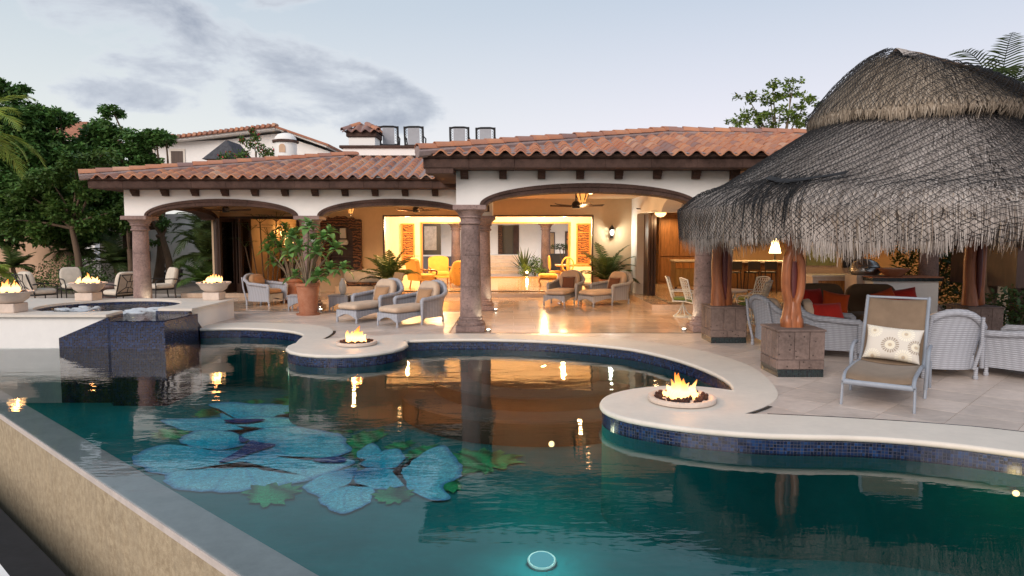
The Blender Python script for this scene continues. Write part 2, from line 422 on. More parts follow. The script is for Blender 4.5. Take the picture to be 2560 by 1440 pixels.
def wallm():
    t = NT('infinity_wall_stone'); vec = t.coord('pos'); st = t.coord('pos', (1.6,1.6,.30))
    a = t.rng(t.noise(vec, 1.6, 6.0, .6), .3, .7); b = t.rng(t.noise(st, 4.5, 5.0, .65), .38, .68); d = t.noise(vec, 45, 4, .7)
    c0 = t.mix(t.rng(t.noise(vec, 14, 5, .7), .38, .62), (.27,.205,.13), (.46,.37,.25)); c1 = t.mix(t.math('MULTIPLY', a, .55), c0, (.42,.335,.225)); c2 = t.mix(t.math('MULTIPLY', b, .35), c1, (.33,.275,.20))
    drk = t.rng(t.noise(st, 9, 4, .7), .60, .75); c3 = t.mix(t.math('MULTIPLY', drk, .45), c2, (.085,.065,.045))
    return t.princ(c3, .85, t.bump(d, .5, .012), 0, .3)
INFW = wallm()
INFTOP = simple('infinity_rim_stone', (.56,.49,.45), .35, .15, 4, .2, 40, .004, kind='pos')
def wood(name, col, rough=.5, gl=1.0, dirn=(9,9,1.0)):
    t = NT(name); vec = t.coord('obj', dirn)
    a = t.noise(vec, 1.6, 5.0, .6, 1.2); b = t.noise(vec, 9, 4, .6)
    f = t.rng(t.math('ADD', t.math('MULTIPLY', a, .7), t.math('MULTIPLY', b, .3)), .33, .67)
    c1 = t.mix(f, c_(col, .55), c_(col, 1.4)); return t.princ(c1, rough, t.bump(b, .2, .004), 0, .4)
WOOD_D = wood('dark_wood', (.055,.028,.018), .45)
WOOD_M = wood('brown_wood', (.19,.085,.035), .45)
WOOD_R = wood('red_heartwood', (.30,.10,.038), .35, dirn=(6,6,.9))
WOOD_P = wood('plum_heartwood', (.10,.022,.022), .4, dirn=(6,6,.9))
WOOD_O = wood('orange_wood', (.42,.18,.05), .4)
def carved(name, ca, cb):
    t = NT(name); vec = t.coord('obj')
    v1 = t.node('ShaderNodeTexVoronoi', {'Vector': vec, 'Scale': 13.0}, feature='SMOOTH_F1').outputs['Distance']
    w1 = t.node('ShaderNodeTexWave', {'Vector': vec, 'Scale': 3.2, 'Distortion': 9.0, 'Detail': 2.0, 'Detail Scale': 1.6}, wave_type='RINGS').outputs['Fac']
    f = t.rng(t.math('ADD', t.math('MULTIPLY', w1, .7), t.math('MULTIPLY', v1, .5)), .3, .75)
    return t.princ(t.mix(f, ca, cb), .5, t.bump(f, .8, .03), 0, .4)
CARVED = carved('carved_teak', (.05,.02,.010), (.34,.135,.04))
CARVED_D = carved('carved_dark_teak', (.018,.008,.005), (.16,.065,.028))
def wickerm(name, col):
    t = NT(name); vec = t.coord('obj')
    w1 = t.node('ShaderNodeTexWave', {'Vector': vec, 'Scale': 11.0, 'Distortion': .5}, wave_type='BANDS', bands_direction='Z').outputs['Fac']
    w2 = t.node('ShaderNodeTexWave', {'Vector': t.coord('obj', (1,1,0)), 'Scale': 7.0, 'Distortion': .2}, wave_type='BANDS', bands_direction='DIAGONAL').outputs['Fac']
    n = t.noise(vec, 5, 4); wv = t.math('MULTIPLY', w1, t.math('ADD', t.math('MULTIPLY', w2, .6), .5))
    c1 = t.mix(t.rng(wv, .1, .8), c_(col, .66), c_(col, 1.1)); c2 = t.mix(t.math('MULTIPLY', t.rng(n, .35, .7), .3), c1, c_(col, .8))
    return t.princ(c2, .65, t.bump(wv, .6, .008), 0, .35)
WICKER = wickerm('white_grey_wicker', (.42,.435,.485))
WICKER_N = wickerm('natural_wicker', (.36,.24,.13))
def fabric(name, col, var=.12, sc=160.0):
    t = NT(name); vec = t.coord('obj')
    n = t.rng(t.noise(vec, 5, 5, .6), .3, .7); w = t.noise(vec, sc, 2.0)
    c1 = t.mix(n, c_(col, 1-var), c_(col, 1+var))
    return t.princ(t.mix(t.math('MULTIPLY', w, .3), c1, c_(col, .6)), .9, t.bump(w, .3, .003), 0, .15, **{'Sheen Weight': .15})
CUSH_B = fabric('beige_cushion', (.60,.45,.33)); CUSH_T = fabric('tan_pillow', (.40,.235,.13)); CUSH_C = fabric('cream_cushion', (.66,.58,.48))
RED = fabric('red_cushion', (.42,.022,.014)); ORANGE = fabric('orange_cushion', (.55,.075,.012)); BROWN = fabric('brown_sofa', (.15,.095,.055)); DKFRINGE = fabric('rust_pillow', (.17,.075,.045))
GREEN_C = fabric('olive_seat_cushion', (.12,.16,.035)); YELLOW = fabric('gold_upholstery', (.62,.36,.10)); SLING = fabric('taupe_sling', (.22,.155,.105), .15, 260)
FRINGE = fabric('pale_fringe', (.55,.42,.33))
ALU = simple('pale_grey_metal', (.27,.30,.35), .5, .12, 6, .1, 60, .002)
CASTW = simple('cast_white_metal', (.50,.50,.46), .5, .15, 6, .1, 60, .002)
IRON = simple('dark_iron', (.025,.022,.022), .5, .3, 6, .1, 60, .002, metal=.4)
BLACK = simple('black_plastic', (.02,.02,.022), .4, .2, 6, 0)
STEEL = simple('brushed_steel', (.45,.44,.42), .3, .1, 6, .05, 60, .002, metal=.9)
TERRA = simple('terracotta_pot', (.40,.135,.06), .8, .22, 4, .2, 40, .005, col2=(.42,.20,.12))
CERAM = simple('pale_ceramic', (.55,.52,.47), .5, .1, 5, .1, 40, .003)
CASTST = simple('cast_stone', (.62,.51,.43), .8, .12, 5, .3, 45, .006)
LAVA = simple('lava_rock', (.05,.018,.012), .95, .5, 20, .8, 60, .02, island=.5)
SCREENM = simple('grey_sling_mesh', (.36,.36,.38), .8, .1, 6, .2, 120, .002)
def leafm(name, col, rnd=.35, hue=.02, rough=.5, island=True):
    t = NT(name); vec = t.coord('pos')
    src = t.node('ShaderNodeNewGeometry').outputs['Random Per Island'] if island else t.node('ShaderNodeObjectInfo').outputs['Random']
    n = t.rng(t.noise(vec, .8, 4.0), .3, .7)
    c1 = t.mix(n, c_(col, .75), c_(col, 1.25))
    c2 = t.hsv(c1, val=t.rng(src, 0, 1, 1-rnd, 1+rnd), hue=t.rng(t.math('FRACT', t.math('MULTIPLY', src, 9.7)), 0, 1, .5-hue, .5+hue))
    p = t.node('ShaderNodeBsdfPrincipled', {'Base Color': c2, 'Roughness': rough, 'Specular IOR Level': .35})
    tl = t.node('ShaderNodeBsdfTranslucent', {'Color': c2}); mx = t.node('ShaderNodeMixShader', {0: .22, 1: p.outputs[0], 2: tl.outputs[0]})
    t.l.new(mx.outputs[0], t.out.inputs[0]); return t.m
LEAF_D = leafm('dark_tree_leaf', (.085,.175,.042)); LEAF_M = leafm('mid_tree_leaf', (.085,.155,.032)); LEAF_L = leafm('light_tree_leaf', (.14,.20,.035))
LEAF_P = leafm('palm_leaf', (.055,.085,.022), .3); LEAF_PL = leafm('yellow_green_palm_leaf', (.27,.34,.06), .3)  # second palm leaf has a brighter yellow-green colour
LEAF_F = leafm('plumeria_leaf', (.17,.34,.10), .3, island=False); LEAF_H = leafm('shrub_leaf', (.05,.085,.025))
FLOWER = simple('white_blossom', (.75,.72,.62), .6, .05, 6, 0); FLOWER_R = simple('red_blossom', (.45,.03,.05), .6, .2, 6, 0); FLOWER_O = simple('orange_blossom', (.5,.10,.03), .6, .2, 6, 0, island=.4)
BARK = simple('tree_bark', (.13,.085,.055), .95, .3, 5, .6, 25, .02, stretch=(3,3,.7)); BARK_S = simple('pale_stem', (.20,.15,.10), .9, .2, 6, .3, 30, .01)
def thatchm(name, a, b, c3):
    t = NT(name); g = t.node('ShaderNodeNewGeometry'); rn = g.outputs['Random Per Island']
    c1 = t.ramp(rn, [(0.0, a), (.35, b), (.75, c_(b, 1.2)), (1.0, c3)])
    n = t.rng(t.noise(t.coord('pos'), .9, 5, .6), .35, .65)
    return t.princ(t.mix(t.math('MULTIPLY', n, .45), c1, c_(b, .55)), .9, None, 0, .2)
THATCH = thatchm('weathered_thatch', (.16,.135,.12), (.385,.34,.31), (.60,.545,.50)); THATCH_U = thatchm('golden_thatch', (.08,.06,.045), (.33,.265,.20), (.58,.50,.41))
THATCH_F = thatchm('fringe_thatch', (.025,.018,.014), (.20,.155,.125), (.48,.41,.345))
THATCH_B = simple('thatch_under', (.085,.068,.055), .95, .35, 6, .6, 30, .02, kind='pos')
NET = simple('black_net', (.012,.012,.014), .8, .2, 5, 0)
WARM = glow('warm_bulb', (1.0,.62,.25), 14.0); WARM_S = glow('warm_diffuser', (1.0,.58,.22), 3.2); COOLB = glow('cool_bulb', (.95,1.0,.82), 12.0)
AMBER = glow('amber_glass', (1.0,.36,.08), 1.25)
def flamem():
    t = NT('flame'); vec = t.node('ShaderNodeTexCoord').outputs['Object']; z = t.node('ShaderNodeSeparateXYZ', {0: vec}).outputs[2]
    k = t.rng(z, 0.0, .34); col_ = t.ramp(k, [(0.0,(1.0,.50,.15)),(.30,(1.0,.60,.24)),(.6,(1.0,.32,.06)),(1.0,(.9,.13,.01))])
    st = t.rng(k, 0, 1, 3.6, 1.3)
    lw = t.node('ShaderNodeLayerWeight', {'Blend': .35}).outputs['Facing']
    em = t.node('ShaderNodeEmission', {'Color': col_, 'Strength': st}); tr = t.node('ShaderNodeBsdfTransparent')
    mx = t.node('ShaderNodeMixShader', {0: t.rng(lw, .25, .95), 1: em.outputs[0], 2: tr.outputs[0]}); t.l.new(mx.outputs[0], t.out.inputs[0]); return t.m
FLAME = flamem()
FOAM = simple('spa_foam', (.62,.66,.70), .7, .15, 12, .6, 30, .03)
# ================================================================ ground, pool, deck
g_ = MB(); g_.add([(-300,-300,-3.2),(300,-300,-3.2),(300,600,-3.2),(-300,600,-3.2)], [(0,1,2,3)])
structure(g_.build('ground', EARTH))
g_ = MB(); g_.prism([(-60,17.0),(-18,17.0),(-18,24.0),(-11.2,24.0),(-10.4,23.7),(14,30),(14,14),(60,14),(60,140),(-60,140)], -.6, -.02)
structure(g_.build('garden_ground', GARDEN))
g_ = MB(); g_.prism([(-16,13.3),(-12.2,13.3),(7,-3.6),(3,-12),(-40,-6),(-30,12)], -1.6, -1.24)
structure(g_.build('catch_basin_floor', BASIN))

INNER = [(-6.80,14.78),(-5.98,14.91),(-5.22,14.71),(-4.66,14.39),(-4.29,13.95),(-4.17,13.55),(-4.13,13.1)]
c1x, c1y, r1 = -3.02, 12.48, 1.07
INNER = catmull(INNER, 5)[:-1] + [(c1x+r1*math.cos(a), c1y+r1*math.sin(a)) for a in [R(d_) for d_ in range(165, 398, 9)]]
INNER += catmull([(-2.02,13.08),(-1.41,13.24),(-.6,13.27),(.16,13.16),(.75,13.0),(1.28,12.75),(1.82,12.4),(2.27,11.95),(2.73,11.0),(2.97,10.01),(3.0,9.18),(2.86,8.66)], 5)
INNER += catmull([(2.70,8.86),(2.46,8.98),(2.14,9.02),(1.68,8.88),(1.30,8.58),(1.11,8.2),(1.08,7.8),(1.24,7.46),(1.55,7.2),(1.97,6.98),(2.6,6.8),(3.52,6.72),(4.15,6.53),(4.74,6.2),(6.2,5.2),(7.2,3.5),(7.2,1.0),(5.3,-2.2)], 5)
OUTER = catmull([(-6.92,15.45),(-6.34,15.8),(-5.6,15.72),(-4.9,15.52),(-4.4,15.25),(-4.02,14.85),(-3.78,14.3),(-3.7,13.75),(-3.70,13.22)], 5)
OUTER += catmull([(-3.30,13.40),(-2.32,13.76),(-1.13,13.90),(0,13.86),(.97,13.68),(2.12,13.2),(3.05,12.29),(3.5,11.37),(3.68,10.32),(3.56,9.28),(3.36,8.5),(3.03,7.96),(2.62,7.57)], 5)
OUTER += catmull([(2.88,7.55),(3.65,7.40),(4.54,7.15),(5.23,6.84),(6.8,5.8),(8.0,3.8),(8.0,.8),(5.9,-2.7)], 5)
INF_A, INF_B = (-12.0,13.34), (5.3,-1.97)
POOLP = INNER + [INF_B, INF_A, (-8.0,13.42), (-8.0,14.4), (-6.9,14.5)]
def up_face(p):
    a = sum(p[i-1][0]*p[i][1]-p[i][0]*p[i-1][1] for i in range(len(p)))
    return tuple(range(len(p))) if a > 0 else tuple(range(len(p)))[::-1]
m_ = MB(); n_ = len(POOLP); m_.add([(x,y,-1.30) for x,y in POOLP], [tuple(range(n_))])
pool_floor = structure(m_.build('pool_floor', POOL))
# entry steps under the cove
for i, (rr, zz) in enumerate(((1.3,-.42),(1.95,-.66),(2.6,-.9))):
    m_ = MB(); m_.lathe([(rr,-1.29),(rr,zz-.03),(rr-.03,zz)], 56, .45, 13.1)
    m_.build('pool_step', STEP, pool_floor)
m_ = MB()
for a, b in zip(INNER[:-1], INNER[1:]): m_.add([(*a,-1.3),(*b,-1.3),(*b,-.215),(*a,-.215)], [(0,1,2,3)])
structure(m_.build('pool_wall', POOL))
m_ = MB()
for a, b in zip(INNER[:-1], INNER[1:]): m_.add([(*a,-.215),(*b,-.215),(*b,-.03),(*a,-.03)], [(0,1,2,3)])
structure(m_.build('waterline_mosaic', MOSAIC))
m_ = MB(); m_.add([(x,y,-.195) for x,y in POOLP], [up_face(POOLP)]); structure(m_.build('pool_water', WATER))
# coping
cop = INNER + OUTER[::-1]
m_ = MB(); m_.prism(cop, -.05, .012); pool_coping = structure(m_.build('pool_coping', COPING))
m_ = MB(); m_.tube([(x,y,-.020) for x,y in INNER[::2]+[INNER[-1]]], .034, 8); m_.build('bullnose_edge', COPING, pool_coping, 60)
# thin dark mosaic line between coping and deck
def ribbon(pts, w, z):
    m_ = MB(); L_ = []
    for i, p in enumerate(pts):
        a = Vector(pts[max(i-1,0)]); b = Vector(pts[min(i+1,len(pts)-1)]); t = (b-a).normalized(); nn = Vector((-t.y,t.x))
        L_ += [(p[0], p[1], z), (p[0]+nn.x*w, p[1]+nn.y*w, z)]
    m_.add(L_, [(2*i,2*i+1,2*i+3,2*i+2) for i in range(len(pts)-1)]); return m_
bd = MB()
k1 = [i for i,p in enumerate(OUTER) if abs(p[0]+3.30)<1e-6][0]; k2 = [i for i,p in enumerate(OUTER) if abs(p[0]-2.88)<1e-6][0]
for seg, w in ((OUTER[k1-12:k1], .06), (OUTER[k2-6:k2], .06), (OUTER[k2:], .055)):
    q = ribbon(seg, w, .006); bd.add(q.v, q.f)
structure(bd.build('deck_border_line', MOSAIC_G))
# infinity rim wall
d_ = Vector((INF_B[0]-INF_A[0], INF_B[1]-INF_A[1])).normalized(); nrm_ = Vector((-d_.y, d_.x))
A2, B2 = Vector(INF_A), Vector(INF_B)
m_ = MB(); m_.prism([tuple(A2), tuple(B2), tuple(B2+nrm_*.34), tuple(A2+nrm_*.34)], -1.6, -.26)
infw = m_.build('infinity_wall', INFW); tag(infw, 'tan streaked stone wall along the vanishing edge of the pool', 'pool wall')
m_ = MB(); m_.prism([tuple(A2-nrm_*.004), tuple(B2-nrm_*.004), tuple(B2+nrm_*.345), tuple(A2+nrm_*.345)], -.26, -.203); m_.build('rim_cap', INFTOP, infw)

oc = Vector((-4.12,5.36)); q0 = oc-d_*14; q1 = oc+d_*5
curb = MB().prism([tuple(q0), tuple(q0-nrm_*.5), tuple(q1-nrm_*.5), tuple(q1)], -1.6, -.7).build('basin_curb', STUCCO); tag(curb, 'white curb at the bottom left corner outside the catch basin', 'curb')
# ---------------------------------------------------------------- deck tiles
def clip(poly, x0, x1, y0, y1):
    for ax, v_, sg in ((0,x0,1),(0,x1,-1),(1,y0,1),(1,y1,-1)):
        out = []
        for i in range(len(poly)):
            a, b = poly[i-1], poly[i]
            ia = (a[ax]-v_)*sg >= 0; ib = (b[ax]-v_)*sg >= 0
            if ia != ib:
                t = (v_-a[ax])/(b[ax]-a[ax]); out.append((a[0]+(b[0]-a[0])*t, a[1]+(b[1]-a[1])*t))
            if ib: out.append(b)
        poly = out
        if not poly: return []
    return poly
def parea(p): return .5*abs(sum(p[i-1][0]*p[i][1]-p[i][0]*p[i-1][1] for i in range(len(p))))
def view_score(x, y):
    if y < 3.5: return -1e9-abs(x)
    px = abs(x/y)
    return -y - (60 if px > .78 else 0)
def lay_tiles(parent, region, tw, th, ang, material, name='floor_tile', stagger=0.5, cap=300, zt=0.0):
    ca, sa = math.cos(ang), math.sin(ang)
    rp = [(x*ca+y*sa, -x*sa+y*ca) for x, y in region]
    x0 = min(p[0] for p in rp); x1 = max(p[0] for p in rp); y0 = min(p[1] for p in rp); y1 = max(p[1] for p in rp)
    cells = []; g = .004; row = 0; y = y0
    while y < y1:
        x = x0-(tw*stagger if row % 2 else 0)
        while x < x1:
            p = clip(rp, x+g, x+tw-g, y+g, y+th-g)
            if p and parea(p) > .004:
                w_ = [(a*ca-b*sa, a*sa+b*ca) for a, b in p]
                cx = sum(q[0] for q in w_)/len(w_); cy_ = sum(q[1] for q in w_)/len(w_)
                cells.append((view_score(cx, cy_), cx, cy_, w_, parea(p) > (tw-2*g)*(th-2*g)*.999 and len(p) == 4))
            x += tw
        y += th; row += 1
    cells.sort(key=lambda q: -q[0])
    m0 = MB(); m0.prism([(-tw/2+g,-th/2+g),(tw/2-g,-th/2+g),(tw/2-g,th/2-g),(-tw/2+g,th/2-g)], -.006, 0)
    me = None; rest = MB()
    for k, (sc_, cx, cy_, w_, full) in enumerate(cells):
        if k < cap:
            if full:
                if me is None: o = m0.build(name, material, parent); me = o.data
                else: o = link(name, me, parent)
                o.location = (cx, cy_, zt); o.rotation_euler[2] = ang
            else:
                q = MB(); q.prism(w_, zt-.006, zt); q.build(name, material, parent)
        else: rest.prism(w_, zt-.006, zt)
    if rest.v: stuff(rest.build(name+'_remainder', material, parent))
DECKP = [(-18,16.9),(-6.92,16.9)] + OUTER + [(5.9,-5),(14,-5),(14,14.1),(-1.3,14.1),(-1.3,18.2),(-11,18.2),(-11,23.9),(-18,23.9)]
m_ = MB(); m_.prism(DECKP, -.5, -.005); deck = structure(m_.build('pool_deck', GROUT))
lay_tiles(deck, DECKP, .61, .61, R(45), TRAV_D, stagger=0.0)
PORCHP = [(-11,18.22),(-1.32,18.22),(-1.32,14.12),(14,14.12),(14,22.6),(-11,22.6)]
m_ = MB(); m_.prism(PORCHP, -.5, -.005); porch = structure(m_.build('terrace_floor', GROUT))
lay_tiles(porch, PORCHP, .92, .61, 0.0, TRAV_P)
# thin dark inlay at the edge of the roofed floor
m_ = MB(); m_.box(-1.32,14,14.085,14.125,-.01,.004); m_.box(-11,-1.32,18.185,18.225,-.01,.004); structure(m_.build('terrace_inlay_line', GROUT_D))

# ---------------------------------------------------------------- spa
spa = thing('raised_spa', 'raised round spa with limestone rim and blue mosaic spillway beside the pool', 'spa', (-9.0,15.25,0))
SX, SY = -9.0, 15.25
def S(m_): m_.M = Matrix.Translation((-SX,-SY,0)); return m_
a0 = math.atan2(14.89-SY,-7.62-SX); a1 = math.atan2(14.08-SY,-8.1-SX)
NARC = 44
arc = [(SX+1.44*math.cos(a0+(a1+2*PI-a0)*i/NARC), SY+1.44*math.sin(a0+(a1+2*PI-a0)*i/NARC)) for i in range(NARC+1)]   # ccw from right of notch to left of notch
body = [(-8.0,13.42),(-8.1,14.08)] + arc[::-1] + [(-7.60,14.58),(-6.9,14.55),(-6.9,16.85),(-12.4,16.85),(-12.4,13.42)]
S(MB()).prism(body[::-1], -1.35, .42).build('spa_wall', STUCCO, spa)
cp_ = [(-7.98,13.34),(-8.06,14.06)] + arc[::-1] + [(-7.56,14.50),(-6.82,14.47),(-6.82,16.93),(-12.4,16.93),(-12.4,13.34)]
S(MB()).prism(cp_[::-1], .422, .475).build('rim_coping', COPING, spa)
q = S(MB())
for a, b in zip(arc[:-1], arc[1:]): q.add([(*a,-.4),(*b,-.4),(*b,.421),(*a,.421)], [(0,1,2,3)])
q.M = Matrix.Translation((0,0,0)) @ Matrix.Scale(.997,4) @ Matrix.Translation((-SX,-SY,0)); q2 = MB(); q2.M = q.M
for a, b in zip(arc[:-1], arc[1:]): q2.add([(*a,-.4),(*b,-.4),(*b,.421),(*a,.421)], [(0,1,2,3)])
q2.build('inner_mosaic', MOSAIC, spa)
S(MB()).lathe([(1.5,-.45),(1.5,-.4)], 32, SX, SY).build('spa_floor', MOSAIC, spa)
# spillway block with a shallow basin
q = S(MB()); q.prism([(-7.80,13.15),(-6.74,13.15),(-6.74,14.56),(-7.62,14.60),(-8.02,14.05),(-8.0,13.40)], -1.32, .355); q.build('spillway', MOSAIC, spa)
q = S(MB()); q.xz([(-7.97,.42),(-8.97,.0),(-8.97,-1.3),(-7.97,-1.3)], 13.416, 13.40); q.build('mosaic_panel', MOSAIC, spa)
q = S(MB()); q.yz([(14.55,.42),(15.04,.0),(15.04,-1.3),(14.55,-1.3)], -6.897, -6.885); q.build('mosaic_panel', MOSAIC, spa)
q = S(MB()); q.box(-7.61,-6.9,14.50,14.545,.2,.42); q.build('mosaic_panel', MOSAIC, spa)
q = S(MB()); q.prism([(-8.10,14.06),(-8.02,13.42),(-7.98,13.425),(-8.055,14.06)], .2, .42); q.build('mosaic_panel', MOSAIC, spa)
wp = arc + [(-8.04,14.0),(-7.96,13.42),(-7.79,13.16),(-6.75,13.16),(-6.75,14.49),(-7.6,14.49)]
q = S(MB()); q.add([(x,y,.372) for x,y in wp], [up_face(wp)]); q.build('spa_water', SPAWATER, spa)
random.seed(3)
q = MB()
for k in range(150):
    a = random.uniform(-1.5,.55); rr = random.uniform(.5,1.3); s_ = random.uniform(.03,.08)
    if k > 110: a = random.uniform(2.4,3.9)
    q.M = Matrix.Translation((rr*math.cos(a), rr*math.sin(a), .375)) @ Matrix.Diagonal((s_*1.6,s_,s_*random.uniform(.12,.35),1))
    q.cush(0,0,0,2,2,2,.95,8,5)
stuff(q.build('bubbling_foam', FOAM, spa, 60))
lamp('spa_light', 'POINT', (1.15,-1.2,.30), 9.0, (1.0,.72,.32), spa, .06)
# flower mosaic on the pool floor: blue petals, green leaves
MURAL_SHAPES = {
 'petal': [[(-6.30,12.06),(-5.80,12.17),(-4.95,12.23),(-4.25,11.67),(-4.93,11.43),(-5.60,11.43)],
  [(-5.91,13.19),(-5.62,13.40),(-4.89,13.19),(-4.34,13.26),(-3.74,12.92),(-4.30,12.54),(-4.68,12.00),(-5.22,12.12),(-5.41,12.73)],
  [(-5.03,11.98),(-4.80,12.33),(-4.14,12.23),(-3.38,11.89),(-4.09,11.56),(-4.67,11.67)],
  [(-5.43,10.95),(-5.36,11.30),(-5.05,11.45),(-4.55,11.15),(-4.27,10.58),(-4.56,10.32),(-5.09,10.54)],
  [(-5.52,9.83),(-5.60,10.32),(-5.54,10.63),(-5.12,10.49),(-4.53,10.24),(-4.05,10.36),(-3.74,10.54),(-3.82,9.76),(-4.50,9.28),(-5.10,9.42)],
  [(-4.46,11.15),(-4.22,11.51),(-3.80,11.56),(-3.32,11.43),(-2.84,11.05),(-2.63,10.58),(-2.58,10.24),(-2.98,9.82),(-3.34,9.99),(-3.87,10.54)],
  [(-3.79,9.61),(-3.82,10.24),(-3.61,10.32),(-3.29,9.91),(-2.84,9.76),(-2.50,9.91),(-2.34,9.57),(-2.87,9.05),(-3.26,8.82),(-3.57,9.11)],
  [(-4.54,8.79),(-4.72,9.25),(-4.32,9.42),(-3.71,9.46),(-3.41,9.32),(-2.75,9.05),(-3.13,8.79),(-3.53,8.66),(-3.72,8.58),(-4.16,8.67)],
  [(-2.77,8.79),(-2.58,9.25),(-2.27,9.46),(-2.19,9.32),(-2.19,8.67),(-2.40,8.36)],
  [(-2.22,9.25),(-1.92,9.53),(-1.54,9.32),(-1.01,9.32),(-1.25,8.98),(-1.45,8.79),(-1.85,8.64)],
  [(-2.43,8.36),(-2.21,8.73),(-1.85,8.73),(-1.79,8.49),(-1.78,8.21),(-1.93,7.91),(-2.17,7.99)],
  [(-1.50,9.25),(-1.45,9.68),(-1.26,10.15),(-1.05,10.49),(-0.94,10.15),(-0.81,9.76),(-0.69,9.21),(-0.88,8.92),(-0.93,8.73),(-0.72,8.32),(-1.04,8.40),(-1.31,8.73)],
  [(-2.38,10.07),(-2.23,10.69),(-1.96,10.15),(-2.04,9.91),(-2.15,9.83)],
  [(-2.18,9.61),(-2.15,9.83),(-1.91,10.32),(-1.69,10.24),(-1.58,9.68),(-1.80,9.42)],
  ],
 'throat': [[(-4.16,10.24),(-4.22,10.81),(-4.04,10.63),(-3.66,10.54),(-3.90,10.24),(-4.12,9.76),(-4.29,9.68)],
  [(-2.99,9.83),(-2.52,9.99),(-2.39,9.68),(-2.74,9.68)],
  [(-4.48,11.05),(-4.35,10.86),(-4.22,10.81),(-4.30,10.58),(-4.47,10.95)],
  [(-5.25,11.98),(-4.57,12.06),(-4.36,11.98),(-4.75,11.72)],
  ],
 'leaf': [[(-5.98,11.15),(-6.02,11.56),(-5.58,11.45),(-5.43,11.20),(-5.42,10.93),(-5.79,10.95)],
  [(-5.88,12.41),(-5.92,12.99),(-5.51,12.73),(-5.46,12.54),(-5.65,12.26)],
  [(-5.46,13.33),(-5.19,13.72),(-4.90,13.40),(-5.23,13.10)],
  [(-4.80,13.40),(-4.74,13.95),(-3.96,13.69),(-3.82,13.19),(-4.48,13.17)],
  [(-4.32,12.57),(-3.88,12.86),(-3.53,12.60),(-3.86,12.35)],
  [(-3.25,11.61),(-2.77,11.89),(-2.61,11.35),(-2.96,11.20)],
  [(-2.70,10.72),(-2.56,11.35),(-2.05,11.43),(-2.21,10.76),(-2.44,10.19)],
  [(-2.51,10.15),(-2.30,10.41),(-2.18,10.07),(-2.35,9.91)],
  [(-2.06,10.54),(-1.62,10.86),(-1.55,10.58),(-1.79,10.24)],
  [(-1.63,9.87),(-1.51,10.49),(-1.13,10.58),(-1.34,10.03)],
  [(-0.97,10.15),(-0.61,10.34),(-0.21,10.24),(0.18,9.91),(-0.20,9.42),(-0.62,9.23),(-0.79,9.61)],
  [(-0.95,8.79),(-0.78,9.15),(-0.64,8.73),(-0.79,8.52)],
  [(-3.53,8.64),(-3.17,8.88),(-2.71,8.73),(-2.82,8.20),(-3.06,8.09)],
  [(-1.80,8.49),(-1.54,8.76),(-1.22,8.55),(-1.40,8.18),(-1.61,8.21)],
  ],
}
def muralm(name, chip_amt=.22):
    t = NT(name); vec = t.coord('pos'); base_c = t.node('ShaderNodeAttribute', attribute_name='tint').outputs['Color']
    chip = t.node('ShaderNodeTexVoronoi', {'Vector': vec, 'Scale': 30.0}); v_ = t.node('ShaderNodeSeparateColor', {0: chip.outputs['Color']}).outputs[0]
    edge = t.node('ShaderNodeTexVoronoi', {'Vector': vec, 'Scale': 30.0}, feature='DISTANCE_TO_EDGE').outputs[0]
    c1 = t.hsv(base_c, val=t.rng(v_, 0, 1, 1-chip_amt, 1+chip_amt))
    return t.princ(t.mix(t.math('LESS_THAN', edge, .035), c1, t.hsv(base_c, val=.55)), .6, None, 0, .2)
MURM = muralm('flower_mosaic')
TH1, TH2 = Vector((-4.07,10.41)), Vector((-2.19,9.35))
def mix3(a, b, k): return tuple(x+(y-x)*k for x, y in zip(a, b))
def mural_piece(name, P_, root, z_, kind_):
    n = len(P_); rings = 10; vs_ = []; cols = []; g = Vector((sum(p[0] for p in P_)/n, sum(p[1] for p in P_)/n))
    core = g.lerp(root, .55) if kind_ == 'petal' else g
    dmax = max((Vector(p)-root).length for p in P_)
    for j in range(rings+1):
        k = j/rings
        for i, p in enumerate(P_):
            q_ = core.lerp(Vector(p), max(.02, k)); vs_.append((q_.x, q_.y, z_)); d = (q_-root); r_ = d.length/dmax; an = math.atan2(d.y, d.x)
            nz = mnoise.noise(Vector((q_.x*1.3, q_.y*1.3, z_*40))); vein = abs(math.sin(an*13+nz*2.2))
            if kind_ == 'petal':
                c = mix3((.008,.20,.46), (.01,.66,.84), min(1, r_*2.2)); c = mix3(c, (.38,.92,.96), max(0, min(1, (r_-.35)*1.5+nz*.55))); c = mix3(c, (.02,.26,.58), .42*max(0, 1-vein*3.2)*min(1, r_*2)); c = mix3(c, (.02,.20,.52), max(0, (k-.90)/.10)*.75)
            elif kind_ == 'leaf':
                lv = abs(math.sin((q_.x*1.0+q_.y*.8)*9+nz*5)); c = mix3((.004,.10,.04), (.03,.62,.22), max(0, min(1, lv*.85+nz*.5-.05)))
            else: c = mix3((.006,.045,.20), (.01,.12,.36), max(0, min(1, .5+nz)))
            cols.append((*c, 1))
    fs = [(j*n+i, j*n+(i+1)%n, (j+1)*n+(i+1)%n, (j+1)*n+i) for j in range(rings) for i in range(n)]+[tuple(range(n))]
    me = bpy.data.meshes.new(name); me.from_pydata(vs_, [], fs); a_ = me.color_attributes.new('tint','FLOAT_COLOR','POINT'); a_.data.foreach_set('color', [x for c in cols for x in c]); me.materials.append(MURM)
    return link(name, me, pool_floor)
